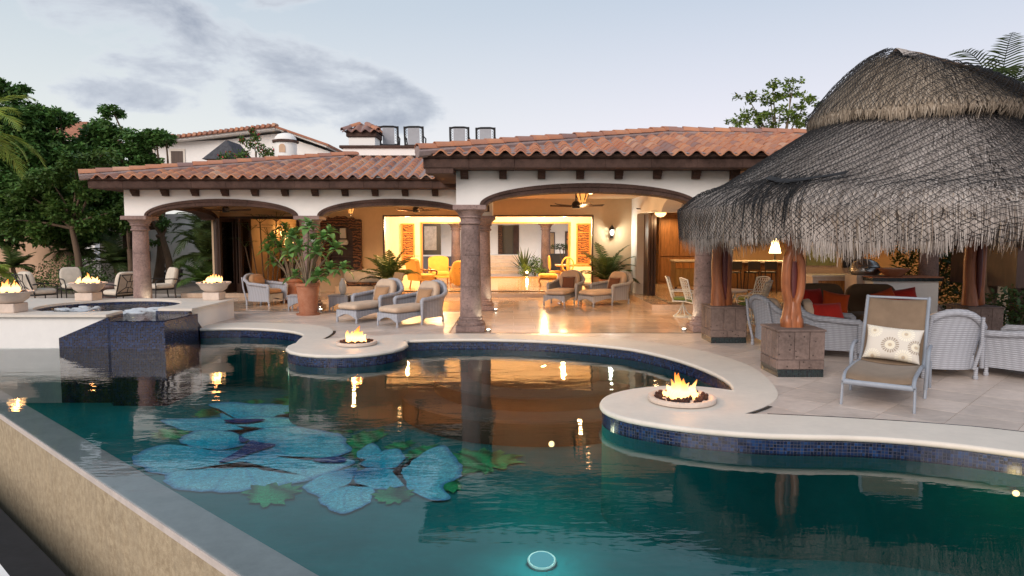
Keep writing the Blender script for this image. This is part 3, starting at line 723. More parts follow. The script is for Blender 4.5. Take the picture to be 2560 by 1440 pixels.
for kind_, L_ in MURAL_SHAPES.items():
    for i_, P_ in enumerate(L_):
        random.seed(i_); k_ = 1.12 if kind_ == 'petal' else 1.06; gx = sum(p[0] for p in P_)/len(P_); gy = sum(p[1] for p in P_)/len(P_); P_ = [(gx+(x-gx)*k_, gy+(y-gy)*k_) for x, y in P_]
        P_ = ears(P_, 3); z_ = -1.294 + {'petal': .004, 'throat': .032, 'leaf': .001}[kind_] + i_*.0017
        if kind_ != 'throat':
            am = .17 if kind_ == 'leaf' else .045; fq = 11 if kind_ == 'leaf' else 5
            P_ = [(gx+(x-gx)*(1+am*math.sin(fq*math.atan2(y-gy,x-gx)+i_)+am*.6*math.sin(2.3*fq*math.atan2(y-gy,x-gx))), gy+(y-gy)*(1+am*math.sin(fq*math.atan2(y-gy,x-gx)+i_)+am*.6*math.sin(2.3*fq*math.atan2(y-gy,x-gx)))) for x, y in P_]
        mural_piece('mosaic_'+kind_, P_, TH1 if i_ < 8 else TH2, z_, kind_)
# ================================================================ the villa
villa = thing('villa', 'white stucco villa wing with two arches, dark stone cornice and terracotta roof', 'house')
pav = thing('front_pavilion', 'projecting white pavilion with one wide arch, stone columns and hipped tile roof', 'pavilion')
def cut_arc(cx, z0, a, b, n=20, flip=False):
    p = [(cx-a*math.cos(PI*i/n), z0+b*math.sin(PI*i/n)) for i in range(n+1)]
    return p[::-1] if flip else p
def column(parent, x, y, ztop, r=.222, plinth=True):
    c = group_part('column', parent, (x,y,0))
    k = r/.222; H_ = ztop
    q = MB()
    if plinth: q.cb(0,0,.065,.60*k,.60*k,.13,.012)
    q.lathe([(.285*k,.13),(.295*k,.165),(.285*k,.20),(.25*k,.215),(.245*k,.24),(.255*k,.27),(.235*k,.30)], 28); q.build('column_base', CANTERA, c, 40)
    z0, z1 = .30, H_-.40; n = 3
    for i in range(n):
        a = z0+(z1-z0)*i/n; b = z0+(z1-z0)*(i+1)/n; ra = (r*1.03-.012*i*k); rb = (r*1.03-.012*(i+1)*k)
        MB().lathe([(ra-.008,a),(ra,a+.008),(rb,b-.008),(rb-.008,b)], 28).build('column_drum', CANTERA, c, 40)
    q = MB(); q.lathe([(.208*k,H_-.40),(.235*k,H_-.385),(.235*k,H_-.355),(.210*k,H_-.34),(.212*k,H_-.27),(.245*k,H_-.255),(.245*k,H_-.235),(.235*k,H_-.225),(.26*k,H_-.17),(.315*k,H_-.11),(.32*k,H_-.105)], 28)
    q.cb(0,0,H_-.053,.68*k,.68*k,.105,.012); q.build('capital', CANTERA, c, 40)
    return c
def arch_ring(parent, cx, z0, ai, bi, ao, bo, y0, y1, n, along='x', mat_=None):
    g = group_part('arch', parent)
    for i in range(n):
        t0, t1 = PI*i/n+.0012, PI*(i+1)/n-.0012; q = MB()
        def ring(a, b, ya, yb, lo=None):
            k = 3; P = [(cx-a*math.cos(t0+(t1-t0)*j/k), z0+b*math.sin(t0+(t1-t0)*j/k)) for j in range(k+1)]
            return P
        inner = ring(ai, bi, 0, 0); mid = ring(ai+(ao-ai)*.55, bi+(bo-bi)*.55, 0, 0); outer = ring(ao, bo, 0, 0)
        f_ = q.xz if along == 'x' else q.yz
        f_(inner+mid[::-1], y0, y1); f_(mid+outer[::-1], y0-.03, y1+.03)
        q.build('arch_stone', mat_ or CANTERA_D, g)
    return g
# ---- left wing: facade with two arches on three columns
YF = 18.42
for x in (-10.13, -5.50, -.80): column(villa, x, 18.67, 2.56, .226)
A1, A2c = (-7.80, 1.98), (-3.16, 1.98)
poly = [(-10.40,2.565)] + cut_arc(A1[0],2.565,2.02,.44) + cut_arc(A2c[0],2.565,2.02,.44) + [(-.52,2.565),(-.52,3.42),(-10.40,3.42)]
MB().xz(poly, YF, YF+.5).build('wall', STUCCO, villa)
for cx_, hw in (A1, A2c): arch_ring(villa, cx_, 2.565, 1.90, .27, 2.06, .45, YF-.01, YF+.51, 13)
# left side arch of the wing (runs back into depth)
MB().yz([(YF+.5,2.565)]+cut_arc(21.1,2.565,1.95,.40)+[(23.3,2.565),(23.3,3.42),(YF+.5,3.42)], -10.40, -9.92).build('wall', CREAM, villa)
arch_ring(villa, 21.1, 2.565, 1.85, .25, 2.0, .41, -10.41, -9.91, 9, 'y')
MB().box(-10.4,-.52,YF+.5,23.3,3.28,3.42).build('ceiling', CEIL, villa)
# back wall of the terrace with its openings
q = MB(); YB = 23.3
q.box(-10.22,-10.08,YB,YB+.3,-.1,3.42); q.box(-10.08,-7.30,YB,YB+.3,2.66,3.42); q.box(-7.30,-4.36,YB,YB+.3,-.1,3.42)
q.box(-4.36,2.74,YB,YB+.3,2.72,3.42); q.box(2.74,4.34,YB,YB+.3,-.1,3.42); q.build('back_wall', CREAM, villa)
q = MB(); q.box(4.06,4.34,22.25,YB,-.1,3.42); q.box(4.06,4.34,18.95,22.25,2.75,3.42); q.box(4.34,14,18.95,19.2,2.75,3.42); q.build('side_wall', STUCCO, villa)
# pavilion ceiling over everything in the middle
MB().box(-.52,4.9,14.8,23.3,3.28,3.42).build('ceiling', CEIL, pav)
# raised interior floors
q = MB(); q.box(-11,3.84,22.6,31.6,-.4,.13); intf = structure(q.build('interior_floor', TRAV_P))
q = MB(); q.box(3.85,14,18.65,29,-.4,.14); structure(q.build('kitchen_floor', TRAV_P))
# ---- rooms
MB().box(-5.85,-5.55,23.6,31.3,.13,3.0).build('room_wall', CREAM_IN, villa); MB().box(3.70,3.84,23.6,31.3,.13,3.0).build('room_wall', CREAM_IN, villa)
q = MB(); q.box(-5.55,-4.15,31.3,31.6,.13,3.0); q.box(2.62,3.70,31.3,31.6,.13,3.0); q.box(-4.15,2.62,31.3,31.6,2.66,3.0); q.build('room_back_wall', CREAM_IN, villa)
MB().box(-11,14,23.6,31.6,3.0,3.2).build('room_ceiling', CREAM_IN, villa)
q = MB(); q.box(-10.22,-10.05,23.6,30,.13,3.0); q.box(-10.05,-5.85,29.7,30,.13,3.0); q.box(-6.4,-6.2,23.6,29.7,.13,3.0); q.build('bedroom_wall', OCHRE, villa)
q = MB(); q.box(4.34,14,28.7,29,.14,3.0); q.box(13.7,14,19.2,28.7,.14,3.0); q.build('kitchen_wall', CREAM, villa)
MB().box(4.34,14,19.2,23.6,3.0,3.2).build('kitchen_ceiling', CREAM, villa)
# timber frames of the openings
def frame(parent, x0, x1, z0, z1, y, w=.07, d=.12, mat_=WOOD_D, sill=True):
    q = MB(); q.box(x0-w,x0,y,y+d,z0,z1+w); q.box(x1,x1+w,y,y+d,z0,z1+w); q.box(x0,x1,y,y+d,z1,z1+w)
    if sill: q.box(x0,x1,y,y+d,z0,z0+.025)
    return q.build('opening_frame', mat_, parent)
frame(villa, -4.34, 2.72, .132, 2.68, 23.28, .05, .2)
frame(villa, -4.11, 2.58, .132, 2.60, 31.22, .06, .36, WOOD_O)
frame(villa, -10.05, -7.32, .132, 2.60, 23.26, .09, .2)
# ---- folded glazed doors in the left bay
fd = thing('folding_glass_doors', 'dark timber folding doors with glass panes stacked open beside the palms', 'door', (-10.0,23.2,.13))
for i, (x0, y0, x1, y1) in enumerate(((0,.0,.30,-.62),(.34,-.62,.60,.0),(.64,.0,.98,-.55),(1.0,-.52,1.14,.02))):
    L_ = math.hypot(x1-x0,y1-y0); an = math.atan2(y1-y0,x1-x0); leaf_ = group_part('door_leaf', fd, (x0,y0,0), an)
    q = MB(); q.box(0,.10,-.025,.025,0,2.48,.005); q.box(L_-.10,L_,-.025,.025,0,2.48,.005); q.box(.10,L_-.10,-.025,.025,0,.30); q.box(.10,L_-.10,-.025,.025,2.36,2.48); q.build('door_stile', WOOD_D, leaf_)
    MB().box(.10,L_-.10,-.004,.004,.30,2.36).build('pane', GLASS, leaf_)
# ---- pavilion front
YP = 14.27
for x in (-.88, 4.10): column(pav, x, 14.52, 2.66, .226)
AC = 1.60
poly = [(-1.16,2.665)] + cut_arc(AC,2.665,2.23,.43) + [(4.50,2.665),(4.50,3.46),(-1.16,3.46)]
MB().xz(poly, YP, YP+.5).build('wall', STUCCO, pav)
arch_ring(pav, AC, 2.665, 2.10, .26, 2.27, .445, YP-.01, YP+.51, 17)
MB().yz([(YP+.5,2.665)]+cut_arc(16.62,2.665,1.70,.38)+[(YF-.002,2.665),(YF-.002,3.46),(YP+.5,3.46)], -1.14, -.64).build('wall', STUCCO, pav)
arch_ring(pav, 16.62, 2.665, 1.60, .24, 1.75, .395, -1.15, -.63, 9, 'y')
MB().yz([(YP+.5,2.665)]+cut_arc(16.62,2.665,1.70,.38)+[(18.94,2.665),(18.94,3.46),(YP+.5,3.46)], 4.0, 4.48).build('wall', STUCCO, pav)
# ---- cornices, brackets
def cornice(parent, x0, x1, ywall, z0, ztop, over, side=None):
    g = group_part('cornice', parent); L_ = .92; n = max(1, round((x1-x0)/L_)); h = ztop-z0
    pr_ = [(ywall+.05,z0),(ywall-over+.06,z0),(ywall-over+.045,z0+.02),(ywall-over+.03,z0+h*.62),(ywall-over+.055,z0+h*.68),(ywall-over+.02,z0+h*.74),(ywall-over-.02,z0+h*.84),(ywall-over-.035,ztop),(ywall+.05,ztop)]
    for i in range(n):
        a = x0+(x1-x0)*i/n+.003; b = x0+(x1-x0)*(i+1)/n-.003
        MB().yz(pr_, a, b).build('cornice_stone', CANTERA_D, g)
    return g
def corbel(parent, x, y, z):
    q = MB(); w = .155
    q.yz([(y+.02,z-.17),(y-.10,z-.17),(y-.115,z-.145),(y-.115,z-.125),(y-.15,z-.115),(y-.165,z-.09),(y-.165,z-.07),(y-.20,z-.06),(y-.215,z),(y+.02,z)], x-w/2, x+w/2)
    q.build('corbel', CANTERA_D, parent)
cornice(pav, -1.76, 10.0, YP, 3.36, 3.63, .64)
MB().box(-1.78,-1.12,YP+.06,24,3.365,3.62).build('cornice_return', CANTERA_D, pav)
for i in range(8): corbel(pav, -.98+i*.795, YP, 3.36)
q = MB(); q.box(-1.72,-1.17,13.7,14.26,3.26,3.358); q.build('corner_bracket', CANTERA_D, pav)
cornice(villa, -10.98, -1.16, YF, 3.255, 3.53, .64)
MB().box(-11.02,-10.36,YF+.06,25,3.26,3.52).build('cornice_return', CANTERA_D, villa)
for i in range(12): corbel(villa, -10.05+i*.80, YF, 3.255)
# ---- roofs
def s_tile(w=.315, L_=.46, amp=.052, n=8, th=.028):
    v_ = []; f_ = []
    for e, (y, dz_) in enumerate(((0.0,.0),(L_,-.004))):
        for lay in (0, 1):
            for i in range(n+1):
                x = -w/2+w*i/n; v_.append((x, y, amp*math.cos(2*PI*(x/w))+dz_-lay*th))
    k = n+1
    for i in range(n):
        f_ += [(i,i+1,2*k+i+1,2*k+i),(k+i,3*k+i,3*k+i+1,k+i+1),(i,k+i,k+i+1,i+1)]
    return v_, f_
def tile_mesh():
    q = MB(); q.add(*s_tile()); o = q.build('roof_tile', TILE, None, 45); me = o.data; bpy.data.objects.remove(o); return me
TME = tile_mesh()
def ridge_mesh(r=.125, L_=.46, n=8):
    q = MB(); v_ = []; f_ = []
    for y, k in ((0,1.0),(L_,.86)):
        for lay in (0,1):
            for i in range(n+1):
                a = PI*i/n; rr = r*k-lay*.018; v_.append((math.cos(a)*rr, y, math.sin(a)*rr*.95))
    k = n+1
    for i in range(n): f_ += [(i,2*k+i,2*k+i+1,i+1),(k+i,k+i+1,3*k+i+1,3*k+i),(i,i+1,k+i+1,k+i)]
    q.add(v_, f_); o = q.build('ridge_tile', TILE, None, 45); me = o.data; bpy.data.objects.remove(o); return me
RME = ridge_mesh()
random.seed(11)
def tiled_plane(roof, x0, x1, ye, ze, m, depth, hip=None, hip_r=None):
    """front slope: rows of S tiles; hip = x beyond which the plane starts at depth d"""
    ang = math.atan(m); ex = .365; w = .313
    rows = int(depth/(ex*math.cos(ang)))+1; cols = int((x1-x0)/w)+1
    for j in range(rows):
        d = j*ex*math.cos(ang)
        for i in range(cols):
            x = x0+w*(i+.5)
            if hip and x-.02 < x0+hip*(d+.10): continue
            if hip_r and x > hip_r(d): continue
            if d > depth-.12: continue
            o = link('roof_tile', TME, roof)
            o.location = (x+random.uniform(-.006,.006), ye+d, ze+m*d+.055+random.uniform(-.004,.004))
            o.rotation_euler = (ang-.07, random.uniform(-.012,.012), random.uniform(-.02,.02))
def ridge_row(roof, a, b, ex=.385):
    a, b = Vector(a), Vector(b); n = int((b-a).length/ex); t = (b-a).normalized()
    rz_ = math.atan2(-t.x, t.y); rx_ = math.asin(t.z)
    for i in range(n+1):
        o = link('ridge_tile', RME, roof); p = a+t*ex*i
        o.location = (p.x, p.y, p.z+.03+random.uniform(-.006,.006)); o.rotation_euler = (rx_-.03, random.uniform(-.03,.03), rz_+random.uniform(-.02,.02))
    q = MB(); q.tube([a-Vector((0,0,.03)), b-Vector((0,0,.03))], .115, 8); q.build('mortar_bed', MORTAR, roof)
# pavilion roof
roof_p = group_part('roof', pav)
E0 = (-1.86,13.58,3.635); PK = (3.80,17.0,4.50); MP = (PK[2]-E0[2])/(PK[1]-E0[1]); RG = (10.5,17.15,4.42)
q = MB(); q.add([E0,(10.5,13.58,3.635),RG,PK,(-1.86,25,3.635),(3.8,24,4.50),(10.5,24,4.42)], [(0,1,2,3),(0,3,5,4),(3,2,6,5)])
q.add([(-1.86,13.58,3.62),(10.5,13.58,3.62),(10.5,25,3.62),(-1.86,25,3.62)], [(0,3,2,1)]); q.build('roof_deck', MORTAR, roof_p)
tiled_plane(roof_p, E0[0], 6.9, 13.50, 3.60, MP, 3.55, (PK[0]-E0[0])/(PK[1]-E0[1]))
ridge_row(roof_p, (E0[0],E0[1]-.05,E0[2]+.05), (PK[0],PK[1],PK[2]+.06)); ridge_row(roof_p, (PK[0],PK[1],PK[2]+.06), (7.4,17.06,PK[2]+.02))
# left wing roof
roof_v = group_part('roof', villa)
E1 = (-11.12,17.74,3.535); P1 = (-5.15,21.1,4.40); MV = (P1[2]-E1[2])/(P1[1]-E1[1])
q = MB(); q.add([E1,(-.9,17.74,3.535),(-.9,21.1,4.40),P1,(-11.12,27,3.535),(-5.15,27,4.40),(-.9,27,4.40)], [(0,1,2,3),(0,3,5,4),(3,2,6,5)])
q.add([(-11.12,17.74,3.52),(-.9,17.74,3.52),(-.9,27,3.52),(-11.12,27,3.52)], [(0,3,2,1)]); q.build('roof_deck', MORTAR, roof_v)
tiled_plane(roof_v, E1[0], -1.0, 17.66, 3.50, MV, 3.50, (P1[0]-E1[0])/(P1[1]-E1[1]))
ridge_row(roof_v, (E1[0],E1[1]-.05,E1[2]+.05), (P1[0],P1[1],P1[2]+.06))
# roof terrace parapet, chimney
q = MB(); q.box(-5.2,3.9,21.25,21.5,4.5,4.72); q.build('roof_parapet', STUCCO, villa)
q = MB(); q.box(-5.3,3.9,21.18,21.56,4.72,4.80,.01); q.build('parapet_cap', CANTERA_D, villa)
q = MB(); q.box(-5.2,3.9,21.5,32,4.45,4.60); q.build('terrace_slab', STUCCO, villa)
ch = group_part('chimney', villa, (-4.72,22.1,4.6))
MB().box(-.40,.42,-.4,.4,0,.52).build('chimney_wall', STUCCO, ch)
MB().box(-.47,.49,-.47,.47,.52,.68,.02).build('chimney_cornice', CANTERA_D, ch)
q = MB(); q.add([(-.54,-.54,.68),(.56,-.54,.68),(.56,.54,.68),(-.54,.54,.68),(0,0,.98)], [(0,1,4),(1,2,4),(2,3,4),(3,0,4)]); q.build('chimney_roof', MORTAR, ch)
for i in range(4):
    for j in range(2):
        if j == 1 and i in (0,3): continue
        o = link('roof_tile', TME, ch); o.location = (-.42+i*.29,-.60+j*.27,.70+j*.14); o.rotation_euler = (.5,0,0); o.scale = (.92,.72,.9)
for i, (sx_, sy_) in enumerate(((-1,-1),(1,-1),(-1,1),(1,1))):
    for k in range(2):
        o = link('ridge_tile', RME, ch); t = Vector((-sx_*.54,-sy_*.54,.31)).normalized(); o.location = Vector((sx_*.56,sy_*.56,.70))+t*.33*k
        o.rotation_euler = (math.asin(t.z),0,math.atan2(-t.x,t.y)); o.scale = (.8,.8,.8)
# ================================================================ palapa
PCX, PCY = 6.52, 11.5
pal = thing('thatched_palapa', 'large two tiered palm thatch palapa draped with black netting', 'palapa', (PCX,PCY,0))
def sup(th, a, b, e=.72):
    c, s_ = math.cos(th), math.sin(th)
    return (math.copysign(abs(c)**e, c)*a, math.copysign(abs(s_)**e, s_)*b)
def wob(th, f=1.0, amp=1.0): return amp*(.5*math.sin(3*th+1.3)+.3*math.sin(7*th+.4)+.2*math.sin(13*th+2.1))
def lerp(a, b, t): return a+(b-a)*t
# slope profile: t 0 = top of tier, 1 = eave
def low_surf(th, t, off=0.0):
    x1, y1 = sup(th, 3.52, 2.55); x0, y0 = sup(th, 1.30, .95, .9)
    k = t**.96
    sag = -.07*math.sin(PI*t)                          # slightly hollow
    bulge = .10*math.exp(-((t-.9)/.10)**2)
    x = lerp(x0+.35, x1, k); y = lerp(y0, y1, k)
    z = lerp(3.98, 2.36, t**1.12)+sag*.6+bulge+.045*wob(th+.8*t)*t
    return Vector((x*(1+off*.12), y*(1+off*.12), z+off))
def up_surf(th, t, off=0.0):
    x1, y1 = sup(th, 1.72, 1.32, .8)
    x0 = .72*math.copysign(abs(math.cos(th))**.9, math.cos(th)); y0 = .03*math.sin(th)
    k = t**.78
    x = lerp(x0+.55, x1+.28, k); y = lerp(y0, y1, k)
    top = 5.02-.48*max(0.0,(x0+.72)/1.44)**1.1
    z = lerp(top, 3.98, t**1.42)+.03*wob(th*1.3)
    return Vector((x*(1+off*.1), y*(1+off*.1), z+off))
def skin(surf, nt, tmax, nth=72):
    q = MB(); vs_ = [surf(2*PI*i/nth, tmax*j/nt, -.06) for j in range(nt+1) for i in range(nth)]
    q.add(vs_, [(j*nth+i, j*nth+(i+1)%nth, (j+1)*nth+(i+1)%nth, (j+1)*nth+i) for j in range(nt) for i in range(nth)]); return q
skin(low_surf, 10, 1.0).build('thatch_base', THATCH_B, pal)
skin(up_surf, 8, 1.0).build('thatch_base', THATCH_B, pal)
random.seed(21)
def blades(surf, count, length_t, w, q, lift=.03, hang=None, tmin=.02, tmax=1.0, hang_len=(.38,.62), flat=False):
    for k in range(count):
        th = random.uniform(0, 2*PI); t0 = tmin+(tmax-tmin)*random.random()**.75; t1 = min(1.0, t0+length_t*random.uniform(.6,1.3)); dth = random.uniform(-.03,.03)
        off = random.uniform(-.02, lift)
        P = [surf(th, t0, off), surf(th+dth*.5, (t0+t1)/2, off+.012), surf(th+dth, t1, off+random.uniform(0,.03))]
        if t1 >= .995:
            hl = random.uniform(*hang_len)*(1+.25*wob(th*2)); e = P[-1]; sp = random.uniform(-.05,.05)
            rad = Vector((e.x,e.y,0)).normalized(); tan = Vector((-rad.y,rad.x,0))
            P += [e+rad*.03+tan*sp*.4+Vector((0,0,-hl*.5)), e+rad*random.uniform(-.08,.05)+tan*sp+Vector((0,0,-hl))]
        strip(q, P, w*random.uniform(.6,1.4))
def strip(q, P, w):
    vs_ = []; n = len(P)
    for i, p in enumerate(P):
        t = P[min(i+1,n-1)]-P[max(i-1,0)]; rad = Vector((p.x, p.y, .6*p.z*0+.8)).normalized()
        s_ = t.cross(rad)
        s_ = s_.normalized() if s_.length > 1e-6 else Vector((1,0,0))
        ww = w*(1.0 if i < n-1 else .35); vs_ += [p-s_*ww/2, p+s_*ww/2]
    q.add(vs_, [(2*i,2*i+1,2*i+3,2*i+2) for i in range(n-1)])
q = MB(); blades(low_surf, 30000, .24, .012, q, .03)
stuff(q.build('thatch_blades', THATCH, pal))
q = MB(); blades(up_surf, 10000, .30, .012, q, .03, hang_len=(.10,.26))
stuff(q.build('upper_thatch_blades', THATCH_U, pal))
# hanging fringes: rows of strands all round
def fringe(surf, count, hl0, hl1, w, tt=(.80,1.0), inward=.12):
    q = MB()
    for k in range(count):
        th = random.uniform(0, 2*PI); clump = .75+.25*math.sin(th*61+3*math.sin(th*17)); e = surf(th, random.uniform(*tt), random.uniform(-.04,.03))
        rad = Vector((e.x,e.y,0)).normalized(); tan = Vector((-rad.y,rad.x,0)); hl = random.uniform(hl0,hl1)*clump*(1+.12*wob(th*3))
        inn = random.uniform(-inward,.05); sp = random.uniform(-.07,.07)
        P = [e, e+rad*(.05+inn*.3)+tan*sp*.3+Vector((0,0,-hl*.4)), e+rad*inn+tan*sp+Vector((0,0,-hl))]
        strip(q, P, w*random.uniform(.6,1.5))
    return q
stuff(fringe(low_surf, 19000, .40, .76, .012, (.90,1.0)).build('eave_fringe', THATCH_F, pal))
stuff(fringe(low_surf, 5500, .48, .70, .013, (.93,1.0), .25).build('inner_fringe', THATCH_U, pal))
stuff(fringe(up_surf, 6000, .12, .34, .012, (.74,1.0)).build('upper_fringe', THATCH_U, pal))
# netting
def netting(surf, nth, nt, t0, t1, drop=None, r=.0038, skew=1.0):
    q = MB()
    def P(i, j):
        t = t0+(t1-t0)*j/nt; th = 2*PI*(i+.5*(j % 2)*skew)/nth
        if t <= 1: p = surf(th, t, .075)
        else:
            e = surf(th, 1.0, .075); rad = Vector((e.x,e.y,0)).normalized(); p = e+rad*.05*(1-(t-1)*4)+Vector((0,0,-(t-1)*2.6))
        return p+Vector((0,0,.018*math.sin(i*1.7+j*.9)))
    for j in range(nt):
        for i in range(nth):
            a = P(i, j)
            for di in ((0 if j % 2 else -1), (1 if j % 2 else 0)):
                b = P(i+di, j+1); d = (b-a)
                if d.length < 1e-5: continue
                u_ = d.cross(Vector((0,0,1))); u_ = u_.normalized()*r if u_.length > 1e-6 else Vector((r,0,0)); w_ = d.cross(u_).normalized()*r
                q.add([a+u_, a-u_*.5+w_*.87, a-u_*.5-w_*.87, b+u_, b-u_*.5+w_*.87, b-u_*.5-w_*.87], [(0,1,4,3),(1,2,5,4),(2,0,3,5)])
    return q
stuff(netting(low_surf, 230, 86, .02, 1.20).build('netting', NET, pal))
stuff(netting(up_surf, 140, 40, .10, 1.04).build('netting', NET, pal))
# bunched fold of net hanging over the near left corner
q = MB(); random.seed(5)
for k in range(46):
    th = PI+.62+random.uniform(-.16,.22); a = low_surf(th, random.uniform(.72,.86), .10); b = low_surf(th+random.uniform(-.10,.10), 1.0, .11); hl = random.uniform(.05,.42)
    c3 = b+Vector((-.05,-.05,-hl)); q.tube([a, (a+b)/2+Vector((0,0,random.uniform(-.02,.05))), b, c3], .006, 3, False)
for k in range(26):
    th = PI+.50; P = [low_surf(th+.5*i/6, .78+.10*math.sin(PI*i/6)+random.uniform(-.025,.025), .12) for i in range(7)]
    q.tube(P, .006, 3, False)
stuff(q.build('net_fold', NET, pal))
q = MB()
for k in range(1500):
    x = random.uniform(-.2,1.3); z = 5.05-.48*max(0,min(1,(x+.17)/1.44))**1.1; s_ = random.choice((-1,1)); strip(q, [Vector((x,0,z+.05)), Vector((x+random.uniform(-.05,.05),s_*.16,z-.02)), Vector((x+random.uniform(-.1,.1),s_*.36,z-.16))], .014)
stuff(q.build('ridge_thatch', THATCH, pal))
# ridge pole tip
MB().tube([(-.22,0,5.06),(.2,0,5.0),(1.25,0,4.72)], .03, 6).build('ridge_pole', BARK, pal)
# rafters under the roof
for k in range(10):
    th = 2*PI*k/10+.2; a = low_surf(th, .02, -.14); b = low_surf(th, .98, -.14); MB().tube([a, b], .05, 6).build('rafter', BARK, pal)
# ---- posts: twisted red wood on stone pedestals
def pedestal(x, y, s=.66, h=.685):
    p = group_part('pedestal', pal, (x-PCX,y-PCY,0))
    q = MB(); q.cb(0,0,.055,s-.004,s-.004,.11); q.build('mosaic_plinth', MOSAIC_G, p)
    g = .0035; k = s/2
    MB().cb(0,0,h/2,s-.02,s-.02,h-.04).build('core', MORTAR, p)
    for sx_, sy_ in ((0,-1),(0,1),(-1,0),(1,0)):
        for z0, z1, cuts in ((.112,.245,(-k,-.02,k)),(.25,h-.035,(-k,-.10,k*.35,k))):
            for a, b in zip(cuts[:-1], cuts[1:]):
                q = MB()
                if sy_: q.box(a+g, b-g, sy_*k-.011, sy_*k+.011, z0+g, z1-g, .003)
                else: q.box(sx_*k-.011, sx_*k+.011, a+g+.012, b-g-.012, z0+g, z1-g, .003)
                q.build('stone_slab', CANTERA_G, p)
    MB().cb(0,0,h-.016,s+.035,s+.035,.034,.006).build('stone_cap', CANTERA_G, p)
for x, y in ((4.12,9.96),(4.08,13.08),(8.9,13.08),(8.9,9.96)): pedestal(x, y)
def post_solid(x, y):
    p = group_part('post', pal, (x-PCX,y-PCY,.685)); random.seed(4)
    q = MB(); q.tube([(-.09,0,0),(-.10,.0,.35),(-.12,0,.8),(-.10,0,1.3),(-.05,0,2.0)], [.15,.125,.12,.115,.11], 10, flat=.9); q.build('trunk', WOOD_R, p, 60)
    q = MB(); q.tube([(.10,.02,.02),(.05,-.02,.3),(.03,-.03,.7),(.06,-.02,1.2),(.05,0,2.0)], [.10,.10,.12,.11,.10], 10, flat=.9); q.build('trunk', WOOD_R, p, 60)
    q = MB(); q.tube([(.03,-.06,.12),(-.005,-.10,.45),(-.01,-.10,.9),(.0,-.09,1.3)], [.02,.05,.055,.04], 8); q.build('heartwood', WOOD_P, p, 60)
def post_looped(x, y):
    p = group_part('post', pal, (x-PCX,y-PCY,.685))
    L1 = [(-.075,0,0),(-.085,0,.15),(-.06,0,.34),(-.10,0,.55),(-.105,0,.80),(-.085,0,1.0),(-.05,0,1.12),(-.09,0,1.35),(-.10,0,1.6),(-.07,0,2.0)]
    L2 = [(.075,0,0),(.07,0,.15),(.05,0,.34),(.095,0,.50),(.11,0,.75),(.09,0,.95),(.05,0,1.08),(.095,0,1.3),(.10,0,1.55),(.07,0,2.0)]
    for L_ in (L1, L2):
        q = MB(); q.tube(catmull(L_, 4), [.085 if i < 4 else .066 for i in range(37)], 10, flat=1.25); q.build('limb', WOOD_R, p, 60)
    q = MB(); q.tube([(0,.02,0),(.005,.02,.4),(0,.02,.8),(0,.02,1.2),(0,.02,2.0)], [.06,.05,.07,.06,.06], 8); q.build('heartwood', WOOD_P, p, 60)
    q = MB(); q.cush(0,.02,.66,.22,.07,.62,.8,16,10); q.build('heartwood', WOOD_P, p, 60)
    q = MB(); q.cush(0,.02,1.36,.20,.07,.50,.8,16,10); q.build('heartwood', WOOD_P, p, 60)
    q = MB(); q.tube([(.0,.0,0),(.01,0,.2),(.0,0,.36),(0,0,.44)], [.10,.09,.075,.02], 10, flat=1.0); q.build('limb', WOOD_R, p, 60)
    q = MB(); q.tube([(.0,.0,.90),(.0,0,1.0),(.0,0,1.10),(0,0,1.20)], [.02,.06,.06,.02], 10); q.build('limb', WOOD_R, p, 60)
post_looped(4.10, 9.93); post_solid(4.06, 13.08); post_solid(8.9, 13.08); post_looped(8.9, 9.96)
# ================================================================ wicker furniture
def shell(q, hw, yf, yb, z0, arm, back, flare=.05, nu=30, nv=6, tube_r=.05, tq=None):
    """U shaped wicker wall: arm fronts at y=yf, back at y=yb; seat faces -Y"""
    def plan(u):                    # u 0..1 along the U
        a = u*2-1
        s_ = math.copysign(1, a); k = abs(a)
        if k > .52: return Vector((s_*hw, lerp(yb-.28, yf, (k-.52)/.48), 0))
        th = k/.52*PI/2; return Vector((s_*hw*math.sin(th)**.8, yb-.28+.28*math.cos(th)**.8, 0))
    def top(u):
        k = abs(u*2-1)
        if k > .50: h = lerp(arm+.04, arm, min(1,(k-.50)/.4))
        else: h = lerp(back, arm+.04, (math.sin((k/.50-.5)*PI)+1)/2)
        return h
    vs_ = []
    for j in range(nv+1):
        for i in range(nu+1):
            u = i/nu; p = plan(u); h = top(u); v_ = j/nv; n = Vector((p.x*.9, max(0,p.y-(yb-.35))*1.6, 0))
            n = n.normalized() if n.length > 1e-5 else Vector((0,1,0))
            kk = h > arm+.1
            vs_.append(p+n*flare*(v_**1.6)*(1.9 if kk else 1.0)+Vector((0,0,lerp(z0,h,v_))))
    k = nu+1
    q.add(vs_, [(j*k+i,j*k+i+1,(j+1)*k+i+1,(j+1)*k+i) for j in range(nv) for i in range(nu)])
    P = [vs_[nv*k+i] for i in range(nu+1)]
    first, last = P[0], P[-1]
    P = [first+Vector((0,-.03,-.10)), first+Vector((0,-.035,-.03))]+P+[last+Vector((0,-.035,-.03)), last+Vector((0,-.03,-.10))]
    (tq or q).tube(P, tube_r, 8)
    for p in (first, last): (tq or q).tube([p+Vector((0,-.03,-.08)), Vector((p.x*.97,p.y-.02,z0-.02))], [tube_r*.9, tube_r*.6], 8)
